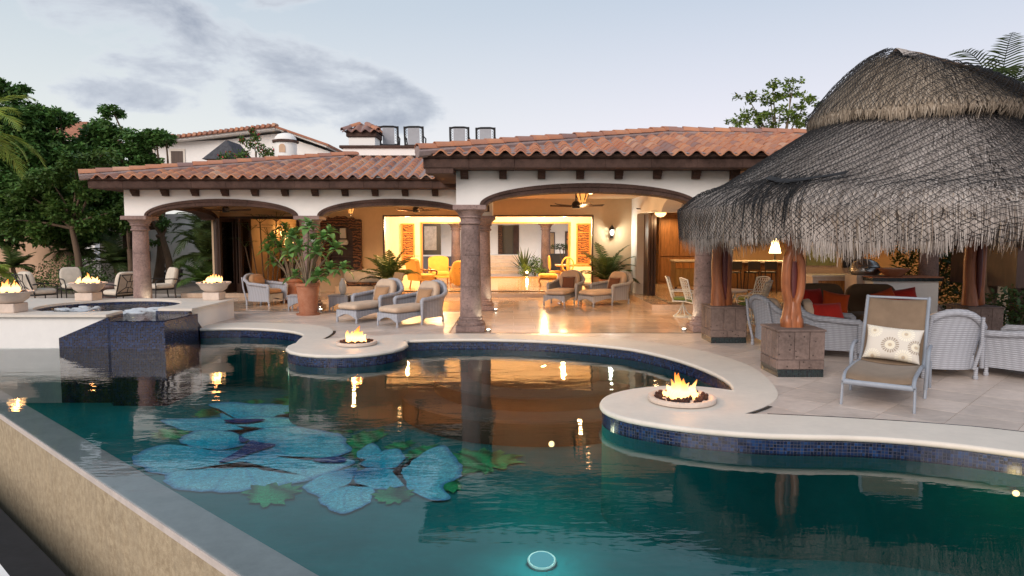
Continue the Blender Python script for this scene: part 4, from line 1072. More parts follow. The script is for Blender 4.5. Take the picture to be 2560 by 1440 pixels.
def skirt(q, x0, x1, y0, y1, zt, zb, arch):
    """arched wicker apron round four sides"""
    def prof(a, b):
        n = 8; return [(a,zb),(a,zt),(b,zt),(b,zb)]+[(lerp(b-.05,a+.05,i/n), zb+arch*math.sin(PI*i/n)) for i in range(n+1)]
    t = .02
    q.xz(prof(x0,x1)[::-1], y0, y0+t); q.xz(prof(x0,x1)[::-1], y1-t, y1); q.yz(prof(y0+t,y1-t), x0, x0+t); q.yz(prof(y0+t,y1-t), x1-t, x1)
def legs(root, pts, r=.026, h=.16, splay=.03):
    for x, y in pts:
        sx_, sy_ = math.copysign(splay,x), math.copysign(splay*.5,y)
        MB().lathe([(r*.9,0),(r*1.25,.03),(r*.85,.06),(r,h)], 8, x+sx_*.3, y+sy_*.3).build('leg', WICKER, root, 50)
def make_chaise(label, pil):
    t = thing('wicker_chaise', label, 'chaise longue')
    q = MB(); skirt(q, -.33,.33,-.78,.66,.30,.12,.09); q.box(-.33,.33,-.78,.66,.285,.30); q.build('frame', WICKER, t)
    q = MB(); tq = MB(); shell(q, .40, -.10, .72, .14, .58, .93, tq=tq); q.build('backrest', WICKER, t, 60); tq.build('braided_arm', WICKER, t, 60)
    legs(t, ((-.31,-.76),(.31,-.76),(-.36,-.06),(.36,-.06),(-.32,.66),(.32,.66)))
    MB().cush(0,-.20,.375,.64,1.20,.165,.22,28,8).build('seat_cushion', CUSH_B, t, 60)
    q = MB(); q.M = Matrix.Translation((0,.52,.68)) @ Matrix.Rotation(R(-16),4,'X'); q.cush(0,0,0,.64,.20,.58,.45,20,10); q.build('back_cushion', CUSH_B, t, 60)
    pl_ = group_part('pillow', t); pl_.rotation_euler = (R(-18),0,R(8)); pl_.location = (.03,.34,.60)
    MB().pillow(.40,.38,.15).build('pillow_cover', pil, pl_, 60)
    q = MB(); random.seed(9)
    for i in range(90):
        s_ = i/90*4; e = s_ % 1; a = -.20+.40*e
        p = [(a,0,-.19),(.20,0,a*.95),(-a,0,.19),(-.20,0,-a*.95)][int(s_)]; n = [(0,-1),(1,0),(0,1),(-1,0)][int(s_)]
        q.tube([p,(p[0]+n[0]*.03+random.uniform(-.01,.01),random.uniform(-.015,.015),p[2]+n[1]*.03)], .006, 3)
    q.build('fringe', FRINGE, pl_)
    return t
def face(vx, vy): return math.atan2(vx, -vy)       # rz so that local -Y points along (vx,vy)
G_CH = 'wicker chaises on the terrace'
ch0 = make_chaise('wicker chaise with tan pillow nearest the front stone column, beside the pool', CUSH_T)
ch0['group'] = G_CH; ch0.location = (-2.30,15.72,0); ch0.rotation_euler[2] = face(-.62,-.78)
dup(ch0, (-3.42,16.42,0), face(-.55,-.83), 'wicker chaise with tan pillow next to the big terracotta pot', G_CH)
ch2 = make_chaise('wicker chaise with rust pillow facing out left of the small round table', DKFRINGE)
ch2['group'] = G_CH; ch2.location = (1.55,20.5,0); ch2.rotation_euler[2] = face(-.42,-.9)
dup(ch2, (2.75,20.15,0), face(-.80,-.60), 'wicker chaise with rust pillow at the right, under the bright wall sconce', G_CH)
def make_armchair(label, seat=None, back_h=.88, cush_mat=None):
    t = thing('wicker_armchair', label, 'armchair')
    q = MB(); skirt(q, -.34,.34,-.34,.36,.34,.13,.08); q.box(-.34,.34,-.34,.36,.325,.34); q.build('frame', WICKER, t)
    q = MB(); tq = MB(); shell(q, .40, -.36, .42, .13, .60, back_h, .06, tq=tq); q.build('backrest', WICKER, t, 60); tq.build('braided_arm', WICKER, t, 60)
    for sx_ in (-1,1): MB().tube([(sx_*.30,.44,.14),(sx_*.36,.50,.5),(sx_*.33,.56,back_h-.06)], .024, 7).build('back_post', WICKER, t, 60)
    legs(t, ((-.36,-.34),(.36,-.34),(-.33,.40),(.33,.40)), .03, .17, .05)
    MB().cush(0,-.02,.41,.66,.66,.15,.25,24,8).build('seat_cushion', cush_mat or CUSH_B, t, 60)
    q = MB(); q.M = Matrix.Translation((0,.29,.66)) @ Matrix.Rotation(R(-12),4,'X'); q.cush(0,0,0,.62,.18,.50,.45,20,10); q.build('back_cushion', cush_mat or CUSH_B, t, 60)
    return t
G_AC = 'white wicker armchairs'
ac0 = make_armchair('white wicker armchair with rattan back pad beside the potted plumeria', cush_mat=CUSH_T)
ac0['group'] = G_AC; ac0.location = (-7.25,20.05,0); ac0.rotation_euler[2] = face(.97,-.25)
G_LR = 'white wicker armchairs under the palapa'
ar = make_armchair('white wicker armchair holding a red cushion, just right of the near stone pedestal', cush_mat=CUSH_B, back_h=.92)
ar['group'] = G_LR; ar.location = (5.40,11.55,0); ar.rotation_euler[2] = face(.85,-.30); ar.scale = (1.08,1.08,1.03)
a_ = dup(ar, (6.22,9.92,0), face(.12,1.0), 'white wicker armchair seen from behind, right beside the sun lounger', G_LR); a_.scale = (1.0,1.0,1.04)
a_ = dup(ar, (7.38,9.70,0), face(-.62,.78), 'white wicker armchair cut by the right edge of the picture', G_LR); a_.scale = (1.05,1.05,1.04)
a_ = dup(ar, (4.95,12.35,0), face(.9,.2), 'white wicker armchair behind the near stone pedestal and wooden post', G_LR); a_.scale = (1.0,1.0,1.0)
def cushion(mat_, loc, rz, tilt, w, h, label, t_=.17, name='throw_cushion', roll=0.0):
    o = MB().pillow(w,h,t_).build(name, mat_, None, 60); o.location = loc; o.rotation_euler = (tilt, roll, rz); tag(o, label, 'cushion', 'red and orange cushions'); return o
cushion(RED, (5.30,11.42,.69), R(12), R(-28), .66,.44, 'large plain red cushion in the wicker armchair by the near pedestal')
# wicker ottomans
def ottoman(label, loc, rz, w=.52, d=.52, h=.42, cushm=None):
    t = thing('wicker_ottoman', label, 'ottoman', loc, rz, 'wicker side tables')
    q = MB(); skirt(q,-w/2,w/2,-d/2,d/2,h-.02,.10,.10); q.build('apron', WICKER, t); MB().cb(0,0,h-.01,w+.05,d+.05,.035,.01).build('table_top', WICKER, t)
    legs(t, ((-w/2+.02,-d/2+.02),(w/2-.02,-d/2+.02),(-w/2+.02,d/2-.02),(w/2-.02,d/2-.02)), .022, .14, .0); return t
ottoman('low wicker table half hidden left of the big terracotta pot', (-5.85,18.75,0), .1, .55,.5,.40)
ottoman('low wicker table just right of the big terracotta pot', (-4.70,18.55,0), .05, .50,.45,.42)
ottoman('low wicker table behind the left chaise, beside another wicker table', (-4.02,18.70,0), .05, .75,.45,.42)
# small round stone table between the right chaises
t = thing('round_side_table', 'small round pedestal table between the two right hand chaises', 'side table', (2.38,21.2,0))
MB().lathe([(.36,.50),(.37,.52),(.37,.545),(.35,.56)], 28).build('table_top', CASTST, t, 40); MB().lathe([(.19,0),(.18,.04),(.09,.10),(.07,.25),(.10,.40),(.16,.50)], 18).build('pedestal', CASTST, t, 40)
# rattan easy chair behind the chaises
t = thing('rattan_easy_chair', 'tan rattan chair seen from behind the left chaises near the palm', 'chair', (-3.55,19.4,0), face(-.8,-.6))
q = MB(); q.M = Matrix.Translation((0,.25,.62)) @ Matrix.Rotation(R(-22),4,'X'); q.box(-.27,.27,-.02,.03,-.32,.38,.01); q.build('backrest', WICKER_N, t); MB().box(-.28,.28,-.30,.26,.36,.42,.02).build('seat', WICKER_N, t)
for sx_ in (-1,1):
    for y0, y1 in ((-.28,-.28),(.28,.34)): MB().tube([(sx_*.27,y0,.40),(sx_*.28,y1,0)], .022, 6).build('leg', WICKER_N, t)
    MB().tube([(sx_*.29,-.30,.40),(sx_*.30,-.28,.60),(sx_*.30,.20,.62),(sx_*.28,.34,.80)], .022, 6).build('armrest', WICKER_N, t)
# ================================================================ sun lounger with printed pillow
t = thing('sun_lounger', 'grey metal sun lounger with taupe sling and white flower print pillow', 'sun lounger', (4.885,8.73,0), face(-.577,-.816)); t.scale = (1.1,1.1,1.1)
SW = .33
railp = [(-.98,.30),(-.85,.34),(-.30,.345),(.10,.315)]; backp = [(.10,.315),(.22,.42),(.55,1.06)]
for sx_ in (-1,1):
    MB().tube([(sx_*SW,-1.0,.255)]+[(sx_*SW,y,z) for y,z in catmull(railp,4)], .021, 8, flat=1.4).build('side_rail', ALU, t, 50)
    MB().tube([(sx_*SW,y,z) for y,z in catmull([(.06,.31),(.22,.44),(.40,.78),(.56,1.08)],4)], .021, 8, flat=1.4).build('back_rail', ALU, t, 50)
    MB().tube([(sx_*(SW+.01),-.97,.27),(sx_*(SW+.015),-1.0,0)], .014, 6).build('leg', ALU, t, 50)
    MB().tube([(sx_*(SW+.05),.42,.34),(sx_*(SW+.05),.50,0)], .016, 6).build('leg', ALU, t, 50)
    MB().tube(catmull([(sx_*(SW+.05),-.16,.10),(sx_*(SW+.06),-.15,.42),(sx_*(SW+.06),-.08,.52),(sx_*(SW+.06),.08,.55),(sx_*(SW+.06),.22,.54)],4), .022, 8, flat=1.2).build('armrest', ALU, t, 50)
    MB().tube([(sx_*(SW+.05),-.16,.12),(sx_*(SW+.05),-.20,0)], .016, 6).build('leg', ALU, t, 50)
MB().tube([(-SW,-1.0,.255),(SW,-1.0,.255)], .022, 8, flat=1.3).build('cross_bar', ALU, t, 50); MB().tube([(-SW,.55,1.07),(SW,.55,1.07)], .016, 8).build('cross_bar', ALU, t, 50)
def sling(prof, name):
    q = MB(); n = 10; vs_ = []
    for y, z in prof:
        for i in range(n+1):
            a = -1+2*i/n; vs_.append((a*(SW-.005), y+.0, z+.012-.03*(1-a*a)))
    k = n+1; q.add(vs_, [(j*k+i,j*k+i+1,(j+1)*k+i+1,(j+1)*k+i) for j in range(len(prof)-1) for i in range(n)])
    o = q.build(name, SLING, t, 80); o.modifiers.new('thickness','SOLIDIFY').thickness = .006; return o
sling(catmull([(-.985,.29),(-.85,.345),(-.30,.35),(.08,.325)],4), 'seat_sling'); sling(catmull([(.07,.33),(.22,.445),(.40,.785),(.55,1.06)],4), 'back_sling')
# printed pillow: the sunflower print is computed per point
def print_pillow():
    o_ = MB(); n = 110; w, h, th_ = .60, .42, .16; vs_ = []; fs = []; cols = []
    mot = [(-.02,-.035,.085),(.13,.115,.080),(-.20,.125,.075),(.245,-.03,.075),(.13,-.165,.08),(-.19,-.185,.075),(-.02,.26,.08)]
    for sd_ in (-1,1):
        for j in range(n+1):
            for i in range(n+1):
                a, b = -1+2*i/n, -1+2*j/n; tt = ((1-a**4)*(1-b**4))**.5; k = 1-.08*(1-b*b)*abs(a)**3; l = 1-.08*(1-a*a)*abs(b)**3
                x, z = a*w/2*k, b*h/2*l; vs_.append((x, sd_*th_/2*tt, z))
                c = (.66,.61,.54)
                for q_, (mx_, mz_, r_) in enumerate(mot):
                    d = math.hypot(x-mx_, z-mz_); an = math.atan2(z-mz_, x-mx_)
                    if d < r_*.24: c = (.52,.42,.30)
                    elif r_*.30 < d < r_*.62 and abs(math.sin(an*8)) > .35: c = (.78,.71,.55)
                    elif r_*.66 < d < r_*1.12 and abs(math.sin(an*10)) > .55+.4*abs(d/r_-.88): c = (.33,.27,.21) if q_ in (0,3) else (.82,.77,.64)
                cols.append((*c,1))
        o = 0 if sd_ < 0 else (n+1)**2
        for j in range(n):
            for i in range(n):
                q = (o+j*(n+1)+i,o+j*(n+1)+i+1,o+(j+1)*(n+1)+i+1,o+(j+1)*(n+1)+i); fs.append(q if sd_ < 0 else q[::-1])
    me = bpy.data.meshes.new('printed_pillow'); me.from_pydata(vs_, [], fs); at = me.color_attributes.new('print','FLOAT_COLOR','POINT')
    at.data.foreach_set('color', [x for c in cols for x in c]); me.polygons.foreach_set('use_smooth',[True]*len(me.polygons))
    tt = NT('flower_print_fabric'); ac = tt.node('ShaderNodeAttribute', attribute_name='print').outputs['Color']; w_ = tt.noise(tt.coord('obj'), 190, 2)
    tt.princ(tt.mix(tt.math('MULTIPLY', w_, .2), ac, (.5,.45,.38)), .9, tt.bump(w_, .25, .003), 0, .15); me.materials.append(tt.m); return link('flower_print_pillow', me)
pp = print_pillow(); pp.scale = (1.1,1.1,1.1); pp.location = t.matrix_basis @ Vector((.01,.125,.55)); pp.rotation_euler = (R(-24),R(3),t.rotation_euler[2])
tag(pp, 'white pillow with beige sunflower print resting on the sun lounger', 'pillow')
# ================================================================ brown sofa with red cushions
t = thing('brown_sofa', 'brown upholstered sofa under the palapa, heaped with red and orange cushions', 'sofa', (6.65,13.35,0), face(-.12,-1))
MB().box(-1.05,1.05,-.42,.45,.10,.36,.03).build('base', BROWN, t)
for i in range(2):
    MB().cush(-.5+i*1.0,-.05,.44,.98,.84,.17,.2,24,8).build('seat_cushion', BROWN, t, 60)
    q = MB(); q.M = Matrix.Translation((-.5+i*1.0,.33,.74)) @ Matrix.Rotation(R(-10),4,'X'); q.cush(0,0,0,.96,.22,.66,.3,24,10); q.build('back_cushion', BROWN, t, 60)
for sx_ in (-1,1): MB().cush(sx_*1.13,0,.40,.20,.88,.62,.3,20,8).build('armrest', BROWN, t, 60)
for x_ in (-.95,.95):
    for y_ in (-.36,.38): MB().box(x_-.04,x_+.04,y_-.04,y_+.04,0,.10).build('leg', WOOD_D, t)
cushion(RED, (5.78,13.05,.78), R(20), R(-20), .50,.48, 'dark red cushion at the left end of the brown sofa')
cushion(ORANGE, (6.10,12.82,.74), R(-12), R(-24), .48,.46, 'orange red cushion tilted against another at the sofa left end', roll=R(10))
cushion(ORANGE, (7.05,12.80,.76), R(14), R(-22), .50,.50, 'orange cushion right of the sofa middle, behind the lounger', roll=R(-14))
cushion(RED, (7.42,13.0,.80), R(10), R(-20), .80,.42, 'long red cushion at the right end of the brown sofa', roll=R(-6))
# low table beneath the palapa
t = thing('coffee_table', 'low woven wood coffee table behind the wicker armchairs under the palapa', 'coffee table', (7.0,11.2,0))
MB().box(-.55,.55,-.4,.4,.40,.46,.01).build('table_top', WOOD_M, t)
for j in range(4): MB().box(-.45,.45,-.32,.32,.03+j*.092,.11+j*.092,.012).build('woven_block', WICKER_N, t)
# ================================================================ cast aluminium bistro set
def make_bistro(label):
    t = thing('lattice_chair', label, 'chair', group='cast lattice chairs')
    MB().lathe([(.24,.0),(.245,.012),(.23,.024)], 24).build('swivel_ring', CASTW, t)
    for k in range(4):
        a = PI/2*k+.4; MB().tube(catmull([(.23*math.cos(a),.23*math.sin(a),.02),(.12*math.cos(a),.12*math.sin(a),.10),(.03*math.cos(a),.03*math.sin(a),.28)],4), .014, 6).build('base_spoke', CASTW, t)
    MB().tube([(0,0,.24),(0,0,.38)], .028, 8).build('stem', CASTW, t)
    MB().cb(0,0,.40,.50,.50,.03,.01).build('seat_pan', CASTW, t); MB().cush(0,-.01,.455,.50,.50,.09,.3,20,6).build('seat_cushion', GREEN_C, t, 60)
    def bp(a, z): return Vector((a*(.23+.03*z), .22+.16*z+.05*(1-a*a), .42+z*.55))
    fr = [bp(-1,i/8) for i in range(9)]+[bp(-1+2*i/10,1.0+.06*math.sin(PI*i/10)) for i in range(1,10)]+[bp(1,1-i/8) for i in range(9)]
    MB().tube(fr, .016, 6).build('back_frame', CASTW, t, 60)
    q = MB()
    for i in range(-5,10):
        for sg in (1,-1):
            P = []
            for j in range(9):
                z = .12+.88*j/8; a = (-1+i*.30+.62*(z-.12)*2) if sg > 0 else (1-i*.30-.62*(z-.12)*2)
                if abs(a) <= 1.0: P.append(bp(a,z))
            if len(P) > 1: q.tube(P, .0075, 4)
    q.build('lattice', CASTW, t)
    for sx_ in (-1,1): MB().tube(catmull([bp(sx_*1.0,.42),(sx_*.29,.05,.66),(sx_*.29,-.20,.64),(sx_*.26,-.24,.46),(sx_*.24,-.18,.40)],4), .014, 6).build('armrest', CASTW, t, 60)
    return t
b0 = make_bistro('cast lattice chair facing left, right of the twisted wooden post'); b0.location = (5.55,15.75,0); b0.rotation_euler[2] = face(-.72,.55)
dup(b0, (5.95,17.0,0), face(-.85,-.25), 'cast lattice chair on the far side of the round table')
dup(b0, (4.55,16.6,0), face(.97,.1), 'cast lattice chair half hidden by the right stone column')
dup(b0, (4.30,17.1,0), face(.9,-.3), 'cast lattice chair at the left of the dining set by the kitchen step')
t = thing('round_dining_table', 'round pale metal table among the lattice chairs behind the wooden post', 'table', (5.05,16.2,0))
MB().lathe([(.52,.705),(.53,.715),(.53,.735),(.51,.745)], 32).build('table_top', CASTST, t, 40)
for k in range(4):
    a = PI/2*k+.3; MB().tube(catmull([(.40*math.cos(a),.40*math.sin(a),0),(.28*math.cos(a),.28*math.sin(a),.18),(.20*math.cos(a),.20*math.sin(a),.40),(.34*math.cos(a),.34*math.sin(a),.70)],4), .02, 6).build('leg', CASTW, t, 60)
# ================================================================ iron patio set on the left
def make_patio(label):
    t = thing('iron_patio_chair', label, 'patio chair', group='iron patio chairs with cream cushions')
    MB().cush(0,-.04,.40,.62,.66,.17,.25,24,8).build('seat_cushion', CUSH_C, t, 60)
    q = MB(); q.M = Matrix.Translation((0,.31,.70)) @ Matrix.Rotation(R(-14),4,'X'); q.cush(0,0,0,.62,.17,.62,.3,24,10); q.build('back_cushion', CUSH_C, t, 60)
    for sx_ in (-1,1):
        MB().tube(catmull([(sx_*.30,-.34,0),(sx_*.31,-.33,.34),(sx_*.34,-.30,.60),(sx_*.34,.10,.64),(sx_*.31,.34,.62)],4), .017, 6).build('armrest', IRON, t, 60)
        MB().tube(catmull([(sx_*.29,.30,0),(sx_*.29,.28,.32),(sx_*.29,.40,.66),(sx_*.27,.48,.94)],4), .019, 6).build('back_post', IRON, t, 60)
    MB().box(-.30,.30,-.34,.30,.29,.32).build('seat_frame', IRON, t)
    q = MB(); P = lambda a, z: (a*.28, .33+.24*z, .40+.52*z)
    q.tube([P(-1,1),P(1,1)], .016, 6); q.tube([P(-1,0),P(1,0)], .016, 6)
    for a, b in (((-1,1),(-.25,.62)),((1,1),(.25,.62)),((-.25,.62),(.25,.62)),((-.25,.62),(-.25,.30)),((.25,.62),(.25,.30)),((-.25,.30),(.25,.30)),((-.25,.30),(-1,0)),((.25,.30),(1,0)),((0,1),(0,.62)),((0,.30),(0,0))): q.tube([P(*a),P(*b)], .011, 6)
    q.build('back_lattice', IRON, t, 60); return t
pc = make_patio('iron patio chair with cream cushions, seen from behind between the two left fire bowls'); pc.location = (-13.9,20.0,0); pc.rotation_euler[2] = face(.45,.9)
dup(pc, (-11.35,19.7,0), face(-.85,.45), 'iron patio chair with cream cushions beside the left stone column')
dup(pc, (-14.35,22.3,0), face(.7,-.65), 'cream cushioned patio chair at the back left of the low stone table')
dup(pc, (-11.4,22.2,0), face(-.6,-.7), 'cream cushioned patio chair behind the left stone column')
t = thing('low_stone_table', 'low round brown table between the iron patio chairs', 'table', (-12.75,21.1,0))
MB().lathe([(.72,.46),(.74,.48),(.74,.52),(.72,.54)], 32).build('table_top', CANTERA, t, 40); MB().lathe([(.45,0),(.42,.06),(.30,.2),(.32,.38),(.5,.46)], 24).build('pedestal', CANTERA, t, 40)
# ================================================================ roof terrace chairs
def make_roof_chair(label):
    t = thing('terrace_swivel_chair', label, 'chair', group='black chairs on the roof terrace')
    q = MB(); q.M = Matrix.Rotation(R(-7),4,'X')
    q.box(-.19,.19,.02,.035,.40,.93); q.build('back_sling', SCREENM, t)
    for sx_ in (-1,1):
        MB().tube([(sx_*.29,.02,.30),(sx_*.30,.08,.65),(sx_*.30,.13,.97)], .032, 6).build('back_post', IRON, t)
        q = MB()
        for k in range(6):
            z = .48+k*.08; q.tube([(sx_*.28,.06+.05*k/6,z),(sx_*.22,.06+.05*k/6,z+.04),(sx_*.28,.06+.05*k/6,z+.08)], .008, 4)
        q.build('side_scroll', IRON, t)
        MB().tube([(sx_*.31,.06,.66),(sx_*.32,-.36,.64),(sx_*.30,-.40,.40)], .022, 6).build('armrest', IRON, t)
        MB().tube([(sx_*.29,-.02,.40),(sx_*.29,-.05,.0)], .02, 6).build('leg', IRON, t); MB().tube([(sx_*.29,-.38,.40),(sx_*.29,-.38,.0)], .02, 6).build('leg', IRON, t)
    MB().tube([(-.30,.12,.93),(-.15,.13,.955),(.15,.13,.955),(.30,.12,.93)], .036, 6).build('top_rail', IRON, t); MB().box(-.29,.29,-.40,.03,.38,.42).build('seat', IRON, t)
    return t
rc = make_roof_chair('black framed chair on the roof terrace, right beside the tiled chimney'); rc.location = (-4.02,22.6,4.61); rc.rotation_euler[2] = R(184)
dup(rc, (-3.19,22.6,4.60), R(178), 'second black framed chair on the roof terrace, right of the chimney')
dup(rc, (-1.72,22.7,4.60), R(180), 'third black framed roof chair from the chimney, low behind the ridge tiles')
dup(rc, (-.86,22.7,4.58), R(177), 'rightmost black framed chair peeking over the tile roof')
# ================================================================ fire bowls
random.seed(31)
def flames(root, n, spread, hmax, z0):
    for k in range(n):
        a = random.uniform(0,2*PI); rr = spread*random.random()**.7; h = hmax*random.uniform(.35,1.25)*(1-.5*rr/spread); w = random.uniform(.034,.075)*hmax/.30
        m = 9; P = []; rs = []; ph = random.uniform(0,6); lean = random.uniform(-.12,.16)
        for i in range(m):
            t = i/(m-1); P.append((math.sin(ph+t*4.0)*.035*t+lean*h*t, math.cos(ph*1.3+t*3.0)*.025*t, h*t)); rs.append(max(.002, w*(.75+.9*t)*(1-t)**.9*1.1 if t > .12 else w*.72))
        MB().tube(P, rs, 8).build('flame', FLAME, root, 80, (rr*math.cos(a), rr*math.sin(a)*.8, z0))
def rocks(root, r, z, n):
    q = MB()
    for k in range(n):
        a = random.uniform(0,2*PI); rr = r*random.random()**.5; s_ = random.uniform(.018,.04)
        q.M = Matrix.Translation((rr*math.cos(a),rr*math.sin(a),z+random.uniform(-.01,.012))) @ Matrix.Rotation(random.uniform(0,3),4,(1,.4,.7)) @ Matrix.Diagonal((s_,s_*.8,s_*.7,1)); q.cush(0,0,0,2,2,2,.9,6,4)
    stuff(q.build('lava_rocks', LAVA, root))
def fire_urn(label, loc, s=1.0):
    t = thing('fire_bowl', label, 'fire bowl', loc, 0, 'fire bowls on the spa rim')
    MB().box(-.21*s,.21*s,-.21*s,.21*s,0,.185,.012).build('stone_block', CASTST, t)
    q = MB(); q.lathe([(.16*s,.187),(.22*s,.20),(.31*s,.27),(.345*s,.345),(.41*s,.40),(.425*s,.415),(.415*s,.425),(.37*s,.42),(.32*s,.40),(.02,.385)], 36); q.build('bowl', CASTST, t, 35)
    rocks(t, .30*s, .405, 60); flames(t, 20, .24*s, .26, .40); lamp('fire_light', 'POINT', (0,0,.56), 12.0, (1.0,.42,.12), t, .10); return t
fire_urn('fire bowl on a stone block at the far left edge of the picture', (-10.18,13.80,.475)); fire_urn('fire bowl on a stone block in front of the iron patio chairs', (-10.24,16.45,.475)); fire_urn('fire bowl on a stone block at the right corner of the spa', (-7.26,16.58,.475), .95)
def fire_dish(label, loc, r):
    t = thing('fire_dish', label, 'fire bowl', loc, 0, 'low fire dishes on the coping islands')
    MB().lathe([(r*.86,0),(r*.98,.012),(r,.04),(r*.985,.062),(r*.93,.07),(r*.84,.062),(r*.80,.045),(.02,.04)], 40).build('dish', CASTST, t, 40)
    rocks(t, r*.78, .055, 110); flames(t, 22, r*.50, .30, .045); lamp('fire_light', 'POINT', (0,0,.24), 14.0, (1.0,.42,.12), t, .10)
fire_dish('low round fire dish on the far rounded coping island', (-2.88,12.52,.012), .375); fire_dish('low round fire dish on the near rounded coping island', (2.06,8.16,.012), .41)
# ================================================================ pool lamps
def pool_lamp(label, loc, nrm, r, col_, power, glowm):
    t = thing('pool_light', label, 'pool light', loc, 0, 'lit pool lights'); q = Vector(nrm).to_track_quat('Z','Y').to_matrix().to_4x4()
    b = MB(); b.M = q; b.lathe([(r*1.12,0),(r*1.12,.02),(r*1.03,.03),(r,.028)], 24); b.build('trim_ring', COPING, t, 40); b = MB(); b.M = q; b.lathe([(r,.025),(r*.7,.045),(.004,.055)], 24); b.build('lens', glowm, t, 60)
    p_ = Vector(nrm)*.45; lamp('pool_glow', 'POINT', p_, power*2.0, col_, t, .06)
PBLUE = glow('blue_pool_lens', (.16,.62,.72), .42); PWARM = glow('warm_pool_lens', (1.0,.68,.25), 3.0)
pool_lamp('round pale blue underwater lamp near the front of the pool', (.30,6.66,-1.27), (0,-.2,1), .13, (.35,.9,.95), 4.0, PBLUE)
pool_lamp('small warm underwater lamp by the near coping island', (.50,8.35,-.58), (-.3,-.8,.3), .035, (.9,.9,.6), 3, PWARM)
pool_lamp('small warm underwater lamp by the far coping island', (-3.85,12.45,-.58), (-.3,-.8,.3), .04, (.9,.9,.6), 8, PWARM)
pool_lamp('bright warm underwater lamp below the right end of the coping', (4.66,6.16,-.36), (-.45,-.85,.05), .028, (1.0,.70,.30), 1.2, PWARM)
# ================================================================ column uplights
def uplight(label, loc, target, power=14, col_=(.95,1.0,.72)):
    t = thing('uplight', label, 'spotlight', loc, 0, 'column uplights')
    MB().lathe([(.05,0),(.055,.02),(.05,.05)], 14).build('housing', STEEL, t, 40); MB().lathe([(.042,.049),(.03,.056),(.003,.058)], 14).build('lens', COOLB, t, 40)
    lamp('uplight_beam', 'SPOT', (0,0,.09), power, col_, t, .03, 75, .6, target)
uplight('small uplight at the foot of the front stone column', (-.50,14.30,.0), (-.30,.14,1.3)); uplight('small uplight at the foot of the column behind the front one', (-.44,18.38,.0), (-.25,.2,1.3), 20)
uplight('small uplight at the foot of the right column by the wooden post', (3.66,14.42,.0), (.35,.06,1.3), 18); uplight('small uplight at the foot of the leftmost column', (-9.78,18.42,.0), (-.25,.15,1.3), 18)
uplight('small uplight at the foot of the middle column behind the plumeria', (-5.18,18.38,.0), (-.25,.2,1.3), 20); uplight('small uplight at the foot of the column beside the outdoor grill', (10.05,17.0,.0), (.4,.2,1.3), 18)
# ================================================================ ceiling fans and lanterns
def make_fan(label):
    t = thing('ceiling_fan', label, 'ceiling fan', group='dark ceiling fans')
    MB().tube([(0,0,.12),(0,0,.48)], .018, 8).build('rod', IRON, t); MB().lathe([(.05,-.06),(.10,-.05),(.11,.05),(.085,.10),(.04,.13)], 18).build('motor', IRON, t, 40)
    for k in range(5):
        a = 2*PI*k/5; bl = group_part('blade', t, (0,0,.0), a); q = MB(); q.add([(.12,-.03,.02),(.70,-.075,.045),(.74,.0,.05),(.70,.075,.015),(.12,.03,-.01),(.12,-.03,.008),(.70,-.075,.033),(.74,.0,.038),(.70,.075,.003),(.12,.03,-.022)], [(0,1,2,3,4),(9,8,7,6,5),(0,5,6,1),(1,6,7,2),(2,7,8,3),(3,8,9,4)]); q.build('blade_board', WOOD_D, bl)
    return t
f0 = make_fan('dark ceiling fan under the leftmost arch'); f0.location = (-8.71,20.9,2.80); f0.rotation_euler[2] = .12
dup(f0, (-2.92,20.9,2.80), .05, 'dark ceiling fan under the middle arch'); dup(f0, (1.63,17.5,2.78), .10, 'dark ceiling fan hanging by the amber lantern under the wide arch'); dup(f0, (4.6,21.4,2.86), .2, 'dark ceiling fan by the kitchen, close to the palapa edge')
def lantern(label, loc, s=1.0, power=14):
    t = thing('amber_lantern', label, 'lantern', loc, 0, 'amber ceiling lanterns')
    MB().lathe([(.03*s,-.14*s),(.07*s,-.10*s),(.115*s,.02*s),(.125*s,.08*s)], 6).build('glass_shade', AMBER, t, 20)
    q = MB()
    for k in range(6): a = PI/3*k; q.tube([(.03*s*math.cos(a),.03*s*math.sin(a),-.14*s),(.118*s*math.cos(a),.118*s*math.sin(a),.02*s),(.13*s*math.cos(a),.13*s*math.sin(a),.09*s)], .013*s, 5)
    q.lathe([(.13*s,.08*s),(.135*s,.10*s),(.05*s,.14*s),(.02*s,.2*s)], 6); q.lathe([(.005,-.20*s),(.03*s,-.17*s),(.035*s,-.14*s)], 6); q.build('iron_cage', IRON, t); MB().tube([(0,0,.15*s),(0,0,3.28-loc[2])], .008, 6).build('chain', IRON, t)
    lamp('lantern_light', 'POINT', (0,0,-.30*s), power, (1.0,.62,.28), t, .05)
lantern('amber glass lantern hanging above the carved cabinet', (-4.93,21.0,2.82), .9, 20); lantern('amber glass lantern beside the fan under the wide arch', (1.80,17.6,3.02), 1.25, 22)
def downlight(label, loc, power, col_=(1.0,.56,.22)):
    t = thing('ceiling_downlight', label, 'ceiling light', loc, 0, 'small ceiling downlights'); MB().lathe([(.085,0),(.09,-.015),(.07,-.025)], 18).build('trim', STEEL, t, 40); MB().lathe([(.065,-.02),(.05,-.05),(.004,-.06)], 14).build('bulb', WARM, t, 40)
    lamp('downlight_beam', 'SPOT', (0,0,-.09), power, col_, t, .04, 140, .8, (loc[0]*0, .0, -3))
downlight('small bright downlight left of the fan under the middle arch', (-3.52,21.0,3.06), 270); downlight('small bright downlight beside the lantern under the wide arch', (1.92,16.8,3.10), 300)
